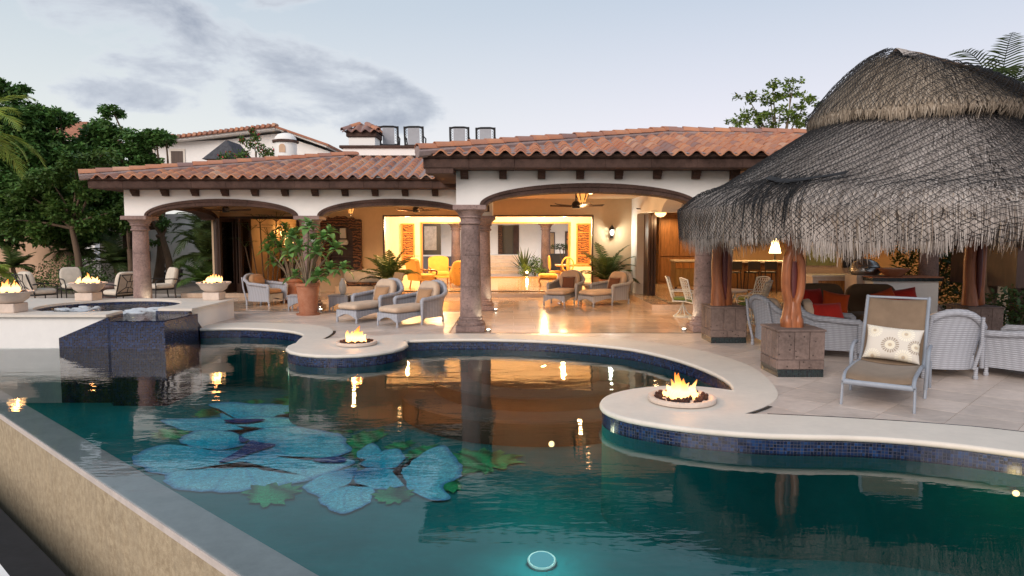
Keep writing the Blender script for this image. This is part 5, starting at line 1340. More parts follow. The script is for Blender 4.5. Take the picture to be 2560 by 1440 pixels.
t = thing('dish_ceiling_lamp', 'glowing amber dish lamp on the fan near the palapa edge', 'ceiling lamp', (4.62,21.35,2.70)); MB().lathe([(.01,-.09),(.10,-.07),(.17,.0),(.18,.05)], 20).build('glass_dish', WARM_S, t, 60); lamp('dish_light', 'POINT', (-.05,-.1,-.25), 16, (1.0,.70,.38), t, .08)
# wall sconce
t = thing('wall_sconce', 'bright white wall sconce between the living room and the kitchen', 'wall lamp', (3.38,23.2,2.18))
MB().box(-.05,.05,.03,.10,-.22,.12).build('back_plate', IRON, t); q = MB()
for k in range(6): a = PI/3*k; q.tube([(.05*math.cos(a),-.06+.05*math.sin(a),-.14),(.10*math.cos(a),-.06+.10*math.sin(a),.05)], .007, 5)
q.lathe([(.11,.05),(.115,.06),(.06,.15),(.02,.20),(.004,.24)], 6, 0, -.06); q.build('cage', IRON, t); MB().lathe([(.035,-.12),(.06,-.04),(.05,.03),(.01,.05)], 12, 0, -.06).build('bulb', COOLB, t, 60)
lamp('sconce_light', 'POINT', (0,-.16,-.02), 34, (.98,1.0,.86), t, .04)
# ================================================================ living room
for x, y, pw, lb in ((-3.9,25.2,300,'front left'),(-1.0,25.6,300,'front middle'),(1.9,25.2,300,'front right'),(-3.2,29.3,420,'rear left'),(1.4,29.4,420,'rear right')):
    t = thing('recessed_light', 'round recessed ceiling light, %s one of the living room' % lb, 'ceiling light', (x,y,2.998), 0, 'recessed lights of the living room'); MB().lathe([(.09,0),(.095,-.012),(.075,-.02)], 18).build('trim', STEEL, t); MB().lathe([(.072,-.015),(.004,-.018)], 16).build('lens', WARM, t)
    lamp('room_light', 'POINT', (0,0,-.62), pw*1.2, (1.0,.60,.26), t, .06)
def carved_panel(label, x0, x1, z0, z1, y):
    t = thing('carved_wood_panel', label, 'carved panel', ((x0+x1)/2,y,z0), 0, 'carved wood wall panels'); w, h = x1-x0, z1-z0
    MB().box(-w/2,w/2,-.04,0,0,h).build('board', CARVED, t); q = MB(); b = .07
    q.box(-w/2,-w/2+b,-.075,-.041,0,h); q.box(w/2-b,w/2,-.075,-.041,0,h); q.box(-w/2+b,w/2-b,-.075,-.041,0,b); q.box(-w/2+b,w/2-b,-.075,-.041,h-b,h); q.box(-w/2+b,w/2-b,-.07,-.041,h*.77,h*.77+.05); q.box(-w/2+b,w/2-b,-.07,-.041,h*.20,h*.20+.05); q.build('border', WOOD_O, t)
carved_panel('carved wooden wall panel at the left of the living room', -5.05, -4.44, .75, 2.60, 31.25); carved_panel('carved wooden wall panel at the right of the living room', 2.93, 3.58, .75, 2.60, 31.25)
def easy_chair(label, loc, rz, w=.74, wing=True):
    t = thing('gold_armchair', label, 'armchair', loc, rz, 'gold armchairs of the living room')
    MB().cush(0,-.02,.42,w-.08,.62,.20,.25,24,8).build('seat_cushion', YELLOW, t, 60); q = MB(); n = 9; w2 = w/2
    q.M = Matrix.Translation((0,.30,0)) @ Matrix.Rotation(R(-9),4,'X'); q.xz([(-w2,.30),(w2,.30),(w2,.98)]+[(w2*math.cos(PI*i/n),1.0+.12*math.sin(PI*i/n)) for i in range(1,n)]+[(-w2,.98)], -.07, .08); q.build('backrest', YELLOW, t)
    for sx_ in (-1,1):
        MB().tube(catmull([(sx_*w2,.26,.66),(sx_*(w2+.02),-.1,.66),(sx_*(w2+.01),-.32,.62),(sx_*w2,-.30,.48)],4), .035, 8).build('armrest', WOOD_M, t, 60)
        MB().tube(catmull([(sx_*(w2-.04),-.30,.40),(sx_*(w2-.01),-.33,.22),(sx_*(w2-.05),-.31,0)],4), [.04]*5+[.028]*4, 8).build('leg', WOOD_M, t, 60); MB().tube([(sx_*(w2-.05),.28,.4),(sx_*(w2-.04),.36,0)], .028, 8).build('leg', WOOD_M, t, 60)
    MB().box(-w2+.04,w2-.04,-.32,.28,.26,.36,.02).build('seat_rail', YELLOW, t)
easy_chair('gold upholstered armchair seen from behind, beside the potted palm', (-3.25,25.0,.13), face(.75,.55), .82); easy_chair('gold high backed armchair facing out with carved arms', (-2.85,27.0,.13), face(.25,-.95), .80)
t = thing('tufted_club_chair', 'gold tufted club chair left of the front stone column', 'armchair', (-1.72,25.6,.13), face(.1,.95))
MB().cush(0,.30,.52,1.0,.30,.95,.3,28,12).build('backrest', YELLOW, t, 60); MB().cush(0,-.12,.34,.98,.80,.36,.25,24,8).build('seat', YELLOW, t, 60)
for sx_ in (-1,1): MB().cush(sx_*.50,-.05,.40,.20,.85,.56,.35,20,8).build('armrest', YELLOW, t, 60)
for i in range(5):
    for j in range(2): MB().cush(-.34+i*.17,.452,.70-j*.16+.0,.03,.02,.03,.9,8,5).build('button', WOOD_M, t)
t = thing('gold_footstool', 'gold upholstered footstool with carved legs by the dining table', 'footstool', (1.35,25.6,.13))
MB().cush(0,0,.42,.72,.50,.17,.35,24,8).build('seat_cushion', YELLOW, t, 60); MB().box(-.32,.32,-.21,.21,.26,.34,.01).build('rail', WOOD_M, t)
for sx_ in (-1,1):
    for sy_ in (-1,1): MB().tube(catmull([(sx_*.29,sy_*.18,.34),(sx_*.34,sy_*.21,.2),(sx_*.28,sy_*.18,.08),(sx_*.32,sy_*.2,0)],3), .03, 7).build('leg', WOOD_M, t, 60)
t = thing('dining_table', 'wooden dining table at the right of the living room', 'table', (2.75,27.4,.13)); MB().box(-1.0,.85,-.5,.5,.70,.76,.012).build('table_top', WOOD_O, t)
for sx_ in (-.75,.6):
    for sy_ in (-.35,.35): MB().lathe([(.05,0),(.03,.1),(.055,.3),(.03,.5),(.06,.70)], 10, sx_, sy_).build('leg', WOOD_M, t, 50)
def side_chair(label, loc, rz):
    t = thing('oval_back_chair', label, 'chair', loc, rz, 'gold oval back dining chairs'); MB().cush(0,0,.46,.48,.46,.10,.3,20,6).build('seat', YELLOW, t, 60)
    MB().tube([(.22*math.sin(2*PI*i/20),.24+.02*math.cos(2*PI*i/20),.82+.27*math.cos(2*PI*i/20)) for i in range(21)], .028, 7).build('back_hoop', YELLOW, t, 60)
    MB().tube([(0,.22,.56),(0,.235,.72),(0,.24,.9),(0,.26,1.08)], [.03,.06,.07,.03], 8, flat=.4).build('splat', YELLOW, t, 60)
    for sx_ in (-1,1):
        for sy_ in (-1,1): MB().tube([(sx_*.19,sy_*.18,.42),(sx_*.21,sy_*.20,0)], .024, 6).build('leg', YELLOW, t)
side_chair('gold oval back chair on the near side of the dining table', (2.12,26.2,.13), face(0,1)); side_chair('gold oval back chair on the far left of the dining table', (1.75,27.6,.13), face(1,.1))
# ================================================================ carved niche cabinet on the terrace wall
t = thing('carved_cabinet', 'tall carved dark wood niche cabinet on the terrace wall', 'cabinet', (-5.78,23.30,.88))
MB().box(-.66,.66,-.02,0,0,1.70).build('back_board', WOOD_D, t)
q = MB(); q.box(-.68,-.40,-.20,-.021,.10,1.66); q.build('carved_jamb', CARVED_D, t); q = MB(); q.box(.40,.68,-.20,-.021,.10,1.66); q.build('carved_jamb', CARVED_D, t)
q = MB(); q.xz([(-.40,1.66),(-.40,1.22)]+[(-.40*math.cos(PI*i/12),1.22+.26*math.sin(PI*i/12)) for i in range(13)]+[(.40,1.66)], -.20, -.021); q.build('carved_arch', CARVED_D, t)
q = MB(); q.xz([(-.70,1.66),(-.62,1.72),(-.5,1.70),(-.40,1.78),(-.25,1.74),(-.12,1.82),(0,1.80),(.12,1.82),(.25,1.74),(.40,1.78),(.5,1.70),(.62,1.72),(.70,1.66)][::-1], -.22, -.021); q.build('crest', CARVED_D, t); MB().box(-.72,.72,-.26,-.021,0,.10).build('sill', CARVED_D, t)
for z in (.42,.80): MB().box(-.40,.40,-.19,-.021,z,z+.03).build('shelf', WOOD_D, t)
tl = thing('ceramic_table_lamp', 'pale table lamp standing on the shelf of the carved cabinet', 'lamp', (-5.72,23.19,1.711)); MB().cush(0,0,.10,.34,.14,.20,.35,20,8).build('lamp_base', CERAM, tl, 60); MB().box(-.10,.10,-.05,.05,.24,.58,.01).build('lamp_shade', CERAM, tl); MB().tube([(0,0,.19),(0,0,.25)], .015, 8).build('stem', IRON, tl)
t = thing('built_in_bench', 'cream stucco bench with dark patterned cushion below the carved cabinet', 'bench', (-5.0,22.95,0)); MB().box(-.9,.75,-.30,.34,0,.36,.02).build('seat', CREAM, t); MB().cush(0,-.06,.42,1.4,.52,.12,.25,24,6).build('seat_cushion', CARVED_D, t, 60); MB().cush(-.05,.18,.68,1.3,.20,.48,.35,24,10).build('back_cushion', CUSH_C, t, 60)
# ================================================================ bedroom seen through the left bay
lamp_t = thing('bedside_lamp', 'glowing bedside lamp seen through the left bay opening', 'lamp', (-8.95,27.5,.13)); MB().lathe([(.12,.9),(.05,1.0),(.06,1.25),(.02,1.5)], 14).build('lamp_base', CERAM, lamp_t, 50); MB().lathe([(.20,1.55),(.13,1.95)], 20, cap=False).build('lamp_shade', WARM_S, lamp_t, 60); lamp('bulb_light', 'POINT', (0,-.3,1.75), 13, (1.0,.60,.22), lamp_t, .08)
MB().box(-.3,.3,-.25,.25,0,.9,.01).build('nightstand', WOOD_D, lamp_t)
t = thing('wall_lamp', 'small glowing wall lamp seen through the folding doors', 'wall lamp', (-9.9,29.6,2.15)); MB().lathe([(.05,-.1),(.10,.08)], 12, 0,-.1).build('shade', WARM_S, t, 60); lamp('wall_glow', 'POINT', (.1,-.35,.1), 11, (1.0,.62,.20), t, .06)
t = thing('dark_sofa', 'low dark sofa with pale cushion inside the left bay room', 'sofa', (-7.6,25.6,.13)); MB().box(-.9,.9,-.4,.4,.05,.42,.04).build('base', BLACK, t); MB().box(-.9,.9,.25,.42,.42,.80,.04).build('backrest', BLACK, t); MB().cush(.35,-.05,.50,.7,.6,.16,.3,20,8).build('seat_cushion', CUSH_C, t, 60)
# ================================================================ courtyard beyond the living room
structure(MB().box(-9,9,31.61,48,-.3,.05).build('courtyard_floor', TRAV_D))
yard = thing('courtyard_building', 'white courtyard building with dark wood doors seen through the living room', 'building', (0,44,0))
MB().box(-9,-.9,0,.3,0,4.2).build('wall', STUCCO, yard); MB().box(.45,9,0,.3,0,4.2).build('wall', STUCCO, yard); MB().box(-.9,.45,0,.3,2.75,4.2).build('wall', STUCCO, yard)
MB().box(-.9,.45,.5,.6,0,3.0).build('painted_room_shade', BLACK, yard); MB().box(-.9,-.62,-.05,.3,0,2.75).build('door_jamb', CARVED_D, yard); MB().box(.10,.45,-.05,.3,0,2.75).build('door_jamb', CANTERA_D, yard)  # black sheet behind the doorway paints the shade of the unlit room
MB().box(-9,9,-3.2,.0,3.05,3.3).build('gallery_beam', CANTERA_D, yard)
d_ = group_part('door', yard, (2.45,-.02,0)); MB().box(-.30,.30,-.05,0,.05,2.3).build('door_frame', WOOD_D, d_); MB().box(-.24,.24,-.07,-.051,.08,2.24).build('door_panel', wood('pale_door',(.45,.28,.14)), d_)
w_ = group_part('window', yard, (4.25,-.02,0)); MB().box(-.85,.85,-.06,0,.9,2.35).build('window_frame', WOOD_D, w_)
for i in range(4):
    for j in range(3): MB().box(-.74+i*.38,-.42+i*.38,-.08,-.061,1.0+j*.44,1.36+j*.44).build('pane', AMBER if i > 1 else WOOD_O, w_)
for x in (-2.95, 1.78): column(yard, x, -8.0, 2.75, .26)
MB().box(-5.2,-2.2,-7.3,-7.2,.05,.95).build('wainscot', simple('blue_grey_paint',(.10,.12,.16),.7,.1), yard); MB().box(1.95,4.8,-7.3,-7.2,.05,1.1).build('wainscot', simple('blue_grey_paint_dark',(.06,.065,.08),.7,.1), yard)
p_ = group_part('framed_picture', yard, (-4.3,-7.9,1.2)); MB().box(-.55,.55,0,.06,-.15,1.55).build('picture_frame', BLACK, p_); MB().box(-.32,.32,-.012,-.001,.1,1.35).build('canvas', simple('grey_canvas',(.30,.28,.26),.8,.35,4,0), p_)
st_ = thing('courtyard_steps', 'broad pale stone steps rising in the courtyard', 'steps', (-.45,36,.05))
for i in range(5): MB().box(-.85,.80,i*.34,3.0,i*.19,i*.19+.15).build('riser', TRAV_D, st_); MB().box(-.87,.82,i*.34-.03,3.0,i*.19+.151,i*.19+.188).build('tread', COPING, st_)
for x, y, lb in ((-2.2,38.5,'left'),(2.9,39.5,'right')): 
    t = thing('gallery_lamp', 'small cool white lamp at the %s of the courtyard gallery' % lb, 'lamp', (x,y,2.95), 0, 'courtyard gallery lamps'); MB().lathe([(.08,.08),(.09,0),(.005,-.03)], 12).build('lens', COOLB, t); lamp('gallery_light', 'POINT', (0,0,-.2), 60, (.92,.95,1.0), t, .08)
# ================================================================ kitchen
t = thing('tall_kitchen_cabinet', 'tall panelled wooden cabinet at the back of the kitchen', 'cabinet', (6.5,27.2,.14)); MB().box(-.72,.9,-.3,.4,0,2.62).build('carcass', WOOD_M, t); MB().box(-.78,.95,-.36,.42,2.62,2.80,.02).build('cornice', WOOD_M, t)
for x0, x1 in ((-.66,.06),(.10,.84)):
    for z0, z1 in ((.12,1.05),(1.10,2.55)): MB().box(x0,x1,-.335,-.302,z0,z1,.01).build('door_panel', wood('cabinet_door%d'%int(z0*10),(.22,.10,.04)), t)
t = thing('kitchen_doorway', 'pale doorway with lit shelves left of the tall kitchen cabinet', 'doorway', (5.35,28.6,.14)); MB().box(-.6,-.16,-.3,0,0,2.9).build('pier', STUCCO, t); MB().box(.22,.36,-.3,0,0,2.9).build('pier', STUCCO, t); MB().box(-.16,.22,-.05,0,0,2.3).build('painted_opening_shade', WOOD_D, t)  # dark board between the piers paints the shade inside the doorway
for z in (.7,1.2,1.75): MB().box(-.15,.21,-.2,-.051,z,z+.03).build('shelf', WOOD_O, t)
t = thing('kitchen_sideboard', 'carved wood sideboard with stone top at the kitchen entrance', 'sideboard', (6.25,24.3,.14)); MB().box(-.52,.52,-.3,.3,.10,.98).build('carcass', wood('oak_sideboard',(.26,.15,.05)), t); MB().box(-.56,.56,-.34,.34,.98,1.04,.01).build('stone_top', COPING, t)
for i in range(4): MB().box(-.49+i*.25,-.27+i*.25,-.325,-.301,.76,.94,.006).build('drawer_front', WOOD_O, t); MB().box(-.49+i*.25,-.27+i*.25,-.325,-.301,.16,.72,.006).build('door_panel', wood('oak_door%d'%i,(.28,.17,.06)), t)
for sx_ in (-.46,.46): MB().box(sx_-.04,sx_+.04,-.28,-.2,0,.10).build('foot', WOOD_D, t)
t = thing('kitchen_bar', 'wooden kitchen bar counter glowing behind the fringe', 'counter', (8.4,23.6,.14)); MB().box(-1.0,1.3,-.25,.35,0,.98).build('carcass', WOOD_M, t); MB().box(-1.15,1.4,-.45,.42,.98,1.04,.01).build('stone_top', COPING, t)
for i in range(4): MB().box(-.96+i*.56,-.46+i*.56,-.275,-.251,.08,.90,.008).build('door_panel', wood('bar_door%d'%i,(.20,.095,.035)), t)
for i, x in enumerate((7.35,7.95,8.5)):
    t = thing('bar_stool', ('dark bar stool nearest the sideboard','dark bar stool in the middle of the kitchen bar','dark bar stool at the right of the kitchen bar')[i], 'bar stool', (x,22.6,.14), 0, 'dark bar stools'); MB().box(-.2,.2,-.2,.2,.66,.71,.02).build('seat', BLACK, t); MB().box(-.2,.2,-.22,-.18,.78,1.05,.015).build('backrest', BLACK, t)
    for sx_ in (-1,1):
        for sy_ in (-1,1): MB().tube([(sx_*.17,sy_*.17,.67),(sx_*.21,sy_*.21,0)], .017, 6).build('leg', IRON, t)
        MB().tube([(sx_*.17,-.19,.68),(sx_*.17,-.2,.85)], .014, 6).build('back_post', IRON, t)
for x, y, pw, lb in ((6.0,26.0,140,'before the tall cabinet'),(8.8,25.2,200,'behind the bar counter'),(5.6,21.5,90,'by the entrance'),(8.4,20.6,90,'before the bar stools')):
    t = thing('recessed_light', 'round recessed ceiling light of the kitchen, the one %s' % lb, 'ceiling light', (x,y,2.998), 0, 'recessed lights of the kitchen'); MB().lathe([(.09,0),(.095,-.012),(.075,-.02)], 18).build('trim', STEEL, t); MB().lathe([(.072,-.015),(.004,-.018)], 16).build('lens', WARM, t); lamp('room_light', 'SPOT', (0,0,-.06), pw, (1.0,.60,.24), t, .06, 160, .5, (0,0,-3))
t = thing('counter_lamp', 'bright glowing lamp on the kitchen bar behind the fringe', 'lamp', (9.12,23.7,1.185)); MB().lathe([(.10,0),(.03,.05),(.03,.25)], 12).build('lamp_base', IRON, t); MB().lathe([(.20,.25),(.08,.75)], 16).build('lamp_shade', glow('bright_shade',(1.0,.66,.28),7.0), t, 60); lamp('shade_light', 'POINT', (0,-.35,.5), 30, (1.0,.62,.25), t, .1)
# ---- outdoor kitchen behind the sofa
ok = thing('outdoor_kitchen', 'ochre outdoor kitchen wall with pizza oven door and yellow painting', 'outdoor kitchen', (9.0,18.6,0))
MB().box(-1.2,.55,0,.25,0,2.7).build('wall', OCHRE, ok); MB().box(-.98,-.18,-.02,-.001,1.22,1.75).build('painting', simple('yellow_painting',(.50,.40,.13),.6,.5,3.0,0,col2=(.25,.26,.10)), ok)
MB().box(-1.1,.30,-.7,-.001,0,.94).build('counter', CASTST, ok); MB().box(-1.14,.34,-.74,-.001,.94,1.0,.01).build('counter_top', COPING, ok); MB().box(-.95,-.25,-.72,-.70,.25,.85).build('cabinet_door', WOOD_O, ok)
q = MB(); q.xz([(.0,1.16),(.42,1.16),(.42,1.5)]+[(.21+.21*math.cos(PI*i/8),1.5+.16*math.sin(PI*i/8)) for i in range(1,8)]+[(.0,1.5)], -.06, -.001); q.build('oven_door', IRON, ok)
for j in range(7): MB().box(.46,.56,-.05,-.001,1.1+j*.09,1.17+j*.09).build('oven_brick', CANTERA, ok)
lamp('kitchen_wall_light', 'SPOT', (-.4,-.6,2.55), 26, (1.0,.66,.24), ok, .05, 100, .6, (-.4,-.1,1.0))
t = thing('tiled_bar_counter', 'white stucco bar counter with mosaic edge beside the grill', 'counter', (9.55,16.9,0)); MB().box(-.75,.85,-.3,.35,0,.92).build('body', STUCCO, t); MB().box(-.80,.90,-.36,.40,.92,1.0).build('mosaic_edge', MOSAIC_G, t); MB().box(-.82,.92,-.38,.42,1.001,1.03,.008).build('tile_top', TERRA, t)
t = thing('kettle_grill', 'domed steel barbecue grill beside the terracotta bowl', 'grill', (8.95,17.3,.0)); MB().lathe([(.30,1.04),(.36,1.10),(.37,1.14)], 24).build('fire_box', STEEL, t, 40); MB().lathe([(.375,1.142),(.36,1.22),(.28,1.36),(.12,1.44),(.02,1.45)], 24).build('lid', STEEL, t, 50); MB().tube([(-.15,-.34,1.22),(-.15,-.42,1.24),(.15,-.42,1.24),(.15,-.34,1.22)], .014, 6).build('handle', BLACK, t); MB().box(-.35,.35,-.3,.3,0,1.04).build('stand', CASTST, t)
t = thing('terracotta_bowl', 'wide terracotta bowl on the tiled bar counter', 'bowl', (9.35,16.72,1.032)); MB().lathe([(.16,0),(.20,.02),(.33,.16),(.36,.18),(.35,.20),(.31,.18)], 24).build('bowl', TERRA, t, 50); MB().lathe([(.31,.17),(.2,.20),(.01,.21)], 20).build('pebbles', CASTST, t)
column(ok, 1.62, -1.2, 2.66, .235)
t = thing('dark_garden_shed', 'dark timber structure at the far right behind the palapa', 'shed', (12.2,14.6,0)); MB().box(-1.4,1.6,0,2.2,.9,2.5).build('wall', WOOD_D, t); MB().box(-1.3,-1.1,.1,.3,0,.9).build('post', WOOD_D, t); MB().box(1.3,1.5,.1,.3,0,.9).build('post', WOOD_D, t)
# ---- dark sliding door stack at the kitchen corner
t = thing('sliding_door_stack', 'dark brown sliding door panels stacked beside the kitchen entrance', 'door', (4.40,22.1,.14)); 
for i in range(3): MB().box(-.12+i*.09,-.05+i*.09,-.6,.1,0,2.58).build('door_panel', WOOD_D, t)
q = MB(); q.box(4.40,4.52,19.05,21.5,.141,.156); q.box(4.40,9,19.05,19.17,.1405,.157); tag(q.build('door_track', WOOD_D), 'dark metal door track set in the raised kitchen floor', 'door track')
# ================================================================ trees, palms, plants
FPX = 1706.7; CP, SP = math.cos(R(4.289)), math.sin(R(4.289))
def at(px, py, Y):          # a point of the place: direction in the photograph, at its own distance
    x = (px-1280)/FPX; u_ = -(py-720)/FPX; ry = CP+u_*SP; rz_ = -SP+u_*CP; k = Y/ry
    return Vector((x*k, Y, 2.0+rz_*k))
def rnd_unit():
    while True:
        v_ = Vector((random.uniform(-1,1),random.uniform(-1,1),random.uniform(-1,1)))
        if .05 < v_.length < 1: return v_.normalized()
def leaf(q, p, d, n, L_, w):
    s_ = d.cross(n); s_ = s_.normalized() if s_.length > 1e-5 else Vector((1,0,0))
    q.add([p, p+d*L_*.45+s_*w/2, p+d*L_, p+d*L_*.45-s_*w/2], [(0,1,2,3)])
def crown(q, blobs, sub, per, ls, flatten=.65, spread=.42):
    for c, r_, rz_ in blobs:
        for k in range(max(3,int(sub*r_*r_))):
            d = rnd_unit(); d.z = d.z*.95+.05
            s_ = Vector((d.x*r_, d.y*r_, d.z*rz_))*random.uniform(.55,1.0); cc = c+s_; rr = r_*random.uniform(spread*.6, spread)
            rr = max(.22, rr)
            for j in range(per):
                o = rnd_unit()*random.random()**.4; p = cc+Vector((o.x*rr,o.y*rr,o.z*rr*flatten))
                dd = rnd_unit(); dd.z = dd.z*.6-.15
                leaf(q, p, dd.normalized(), (Vector((0,0,1))+rnd_unit()*.7).normalized(), ls*random.uniform(.7,1.35), ls*.62)
def tree(name, label, base, fork, blobs, mat_, sub=11, per=42, ls=.13, trunk=.13, group=None, bark=BARK, flatten=.55, spread=.42):
    t = thing(name, label, 'tree', base, 0, group); b = Vector(base); L_ = [(c-b, r_, rz_) for c, r_, rz_ in blobs]; fk = Vector(fork)-b
    q = MB(); q.tube(catmull([(0,0,-.05),tuple(fk*.5+Vector((.08,0,0))),tuple(fk)],5), [trunk*(1.25-.05*i) for i in range(11)], 9)
    for c, r_, rz_ in L_:
        mid = fk.lerp(c,.5)+Vector((random.uniform(-.15,.15),random.uniform(-.15,.15),.12)); q.tube(catmull([tuple(fk),tuple(mid),tuple(c+Vector((0,0,rz_*.3)))],4), [trunk*.55*(1-.09*i) for i in range(9)], 6)
    q.build('trunk', bark, t, 60)
    q = MB(); crown(q, L_, sub, per, ls, flatten, spread); q.build('crown', mat_, t)
    return t
random.seed(77)
B = lambda x, y, Y, r_, f=.7: (at(x,y,Y), r_, r_*f)
G_T = 'garden trees on the left'
tree('garden_tree', 'large dark green tree at the far left above the ochre wall', (-17.3,27.0,0), (-17.4,27.0,2.6), [B(15,235,27,.75),B(10,300,26,.95),B(70,290,27,.8),B(150,292,27,.62,.5),B(110,335,27,.95),B(40,380,26,1.2),B(150,390,27,1.1),B(30,470,26,1.3),B(120,470,26,1.2),B(200,440,27,1.0),B(70,540,26,.85),B(170,530,26,.9),B(20,560,25.5,.9),B(100,585,25.5,.7),B(20,340,28,1.2),B(110,410,28,1.3),B(190,480,28,1.2),B(60,480,28,1.3),B(240,330,29,.7),B(160,585,26,.75),B(220,575,26,.7),B(10,600,26,.6)], LEAF_D, 46, 64, .17, .2, G_T)
tree('garden_tree', 'spreading green tree with layered crown rising left of the tiled roof', (-14.9,28.6,0), (-14.6,28.5,2.4), [B(282,282,28,.42,.6),B(262,325,28,.6,.6),B(330,355,28,.8),B(390,345,28,.62,.55),B(415,350,28,.38,.6),B(235,372,28,.95),B(300,400,28,1.0),B(365,398,28,.55),B(225,450,27,1.1),B(290,470,27,1.05),B(240,520,27,.95),B(310,520,27,.75),B(200,560,27,.8),B(265,575,27,.7),B(180,605,27,.55),B(350,430,28,.6),B(260,420,29,1.2),B(200,500,29,1.2),B(290,500,29,1.0),B(180,400,29,1.0)], LEAF_D, 48, 64, .17, .17, G_T)
tree('garden_tree', 'lighter green tree in front of the darker garden trees', (-15.6,24.6,0), (-15.8,24.6,2.3), [B(190,410,24.6,.55),B(255,395,24.6,.6),B(120,455,24.6,.75),B(230,470,24.6,.7),B(60,490,24.6,.7),B(160,520,24.6,.75),B(275,540,24.6,.5),B(40,560,24.6,.7),B(110,575,24.6,.6),B(215,555,24.6,.6)], LEAF_M, 52, 60, .15, .11, G_T)
tree('garden_tree', 'small forked tree standing just left of the left stone column', (-14.1,25.0,0), (-14.0,25.0,1.55), [B(285,545,25,.55),B(330,520,25,.55),B(320,570,25,.38)], LEAF_M, 46, 46, .13, .10, G_T)
tree('garden_tree', 'small leaning tree seen right of the left stone column', (-13.6,27.2,0), (-13.9,27.2,2.0), [B(400,560,27.2,.42),B(395,600,27.2,.36),B(375,530,27.2,.5)], LEAF_M, 46, 46, .13, .14, G_T)
tree('rooftop_tree', 'sparse light green tree showing above the pavilion roof', (11.6,30,0), (11.6,30,5.2), [B(1840,308,30,.5,.35),B(1880,290,30,.6,.4),B(1868,245,30,.5,.4),B(1930,205,30,.40,.6),B(1925,245,30,.6,.4),B(1975,230,30,.6,.5),B(2015,262,30,.6,.45),B(1950,285,30,.75,.5),B(2005,300,30,.7,.5),B(1900,318,30,.7,.5),B(1985,200,30,.35,.5)], LEAF_L, 30, 26, .17, .09, None, BARK_S, .5, .45)
# low hedges and shrubs
def shrub(label, c, rx, ry, rz_, n, mat_, ls=.10, cat='shrub', group='garden shrubs', name='garden_shrub'):
    t = thing(name, label, cat, (c[0],c[1],0), 0, group); q = MB()
    for k in range(n):
        o = rnd_unit()*random.random()**.35; p = Vector((o.x*rx,o.y*ry,max(.03,c[2]+o.z*rz_))); d = rnd_unit(); d.z = abs(d.z)*.6; leaf(q, p, d.normalized(), (Vector((0,0,1))+rnd_unit()*.8).normalized(), ls*random.uniform(.7,1.4), ls*.55)
    q.build('foliage', mat_, t); q = MB()
    for k in range(4): a = PI/2*k; q.tube([(0,0,0),(rx*.3*math.cos(a),ry*.3*math.sin(a),c[2])], .02, 5)
    q.build('stem', BARK, t); return t
shrub('low green hedge at the left edge behind the fire bowls', (-17.4,23.6,.35), 1.5,.5,.4, 1500, LEAF_M); shrub('green bush behind the iron patio chairs', (-15.2,24.0,.45), .9,.5,.5, 1200, LEAF_M); shrub('dark bush beneath the large garden tree', (-16.4,25.5,.6), 1.6,.6,.7, 1800, LEAF_D)
for x_, y_, l_ in ((11.5,18.5,'dark tall hedge behind the column by the grill'),(13.4,19.5,'dark hedge at the far right behind the shed'),(15.6,20.5,'dark hedge beyond the right edge of the palapa')): shrub(l_, (x_,y_,1.5), 1.3,.7,1.7, 3200, LEAF_H, .13)
shrub('dark low bush right of the grill column', (10.9,14.6,.4), .9,.5,.5, 900, LEAF_H, .13)
# palms
def frond(q, root, az, el, L_, droop, lw, n=16, ls=.035, both=True, fold=.35):
    P = []; d = Vector((math.cos(az)*math.cos(el), math.sin(az)*math.cos(el), math.sin(el))); p = Vector(root); st = L_/n
    for i in range(n+1):
        P.append(p.copy()); p = p+d*st; d = (d+Vector((0,0,-droop*st/L_*(.4+1.6*i/n)))).normalized()
    q.tube(P, [.014*(1-.8*i/n)+.002 for i in range(n+1)], 4, False)
    for i in range(1,n+1):
        t = i/n; tn = (P[i]-P[i-1]).normalized(); sd_ = tn.cross(Vector((0,0,1))); sd_ = sd_.normalized() if sd_.length > 1e-4 else Vector((1,0,0)); up = sd_.cross(tn)
        ll = lw*math.sin(PI*min(1,.12+.86*t))**.7*random.uniform(.85,1.1)
        for k in (0,.5):
            pp = P[i-1].lerp(P[i],k)
            for s_ in (-1,1):
                d2 = (sd_*s_+tn*.75+up*fold+Vector((0,0,-.25))+rnd_unit()*.10).normalized(); tip = pp+d2*ll+Vector((0,0,-ll*.22)); w = tn*ls*.5
                q.add([pp-w, pp+w, pp.lerp(tip,.55)+w*1.1+Vector((0,0,ll*.05)), tip, pp.lerp(tip,.55)-w*1.1+Vector((0,0,ll*.05))], [(0,1,2,3,4)])
def palm(name, label, base, hgt, nf, L_, mat_, lw=.5, el=(.2,1.2), droop=1.6, trunk=.10, group=None, pot=None, az=None, ls=.035):
    t = thing(name, label, 'palm', base, 0, group)
    if hgt > .1: MB().tube(catmull([(0,0,0),(.06,0,hgt*.5),(0,0,hgt)],5), [trunk*(1.15-.03*i) for i in range(11)], 9).build('trunk', BARK, t, 60)
    for k in range(nf):
        q = MB(); frond(q, (0,0,hgt), az(k) if az else 2*PI*k/nf*2.4+random.uniform(-.3,.3), random.uniform(*el), L_*random.uniform(.8,1.1), droop*random.uniform(.7,1.2), lw, ls=ls); q.build('frond', mat_, t)
    if pot: MB().lathe([(pot*.75,0),(pot*.8,.04),(pot,.42),(pot*1.08,.43),(pot*1.08,.50),(pot*.95,.49)], 24).build('pot', TERRA, t, 40)
    return t
random.seed(5)
palm('areca_palm', 'feathery potted palm beside the living room opening, behind the chaises', (-3.95,22.0,.1), .42, 19, 1.35, LEAF_P, .34, (.5,1.35), 1.3, .05, 'potted palms', .24); palm('areca_palm', 'feathery potted palm below the wall sconce', (3.15,22.7,.1), .42, 20, 1.5, LEAF_P, .34, (.4,1.4), 1.4, .05, 'potted palms', .24)
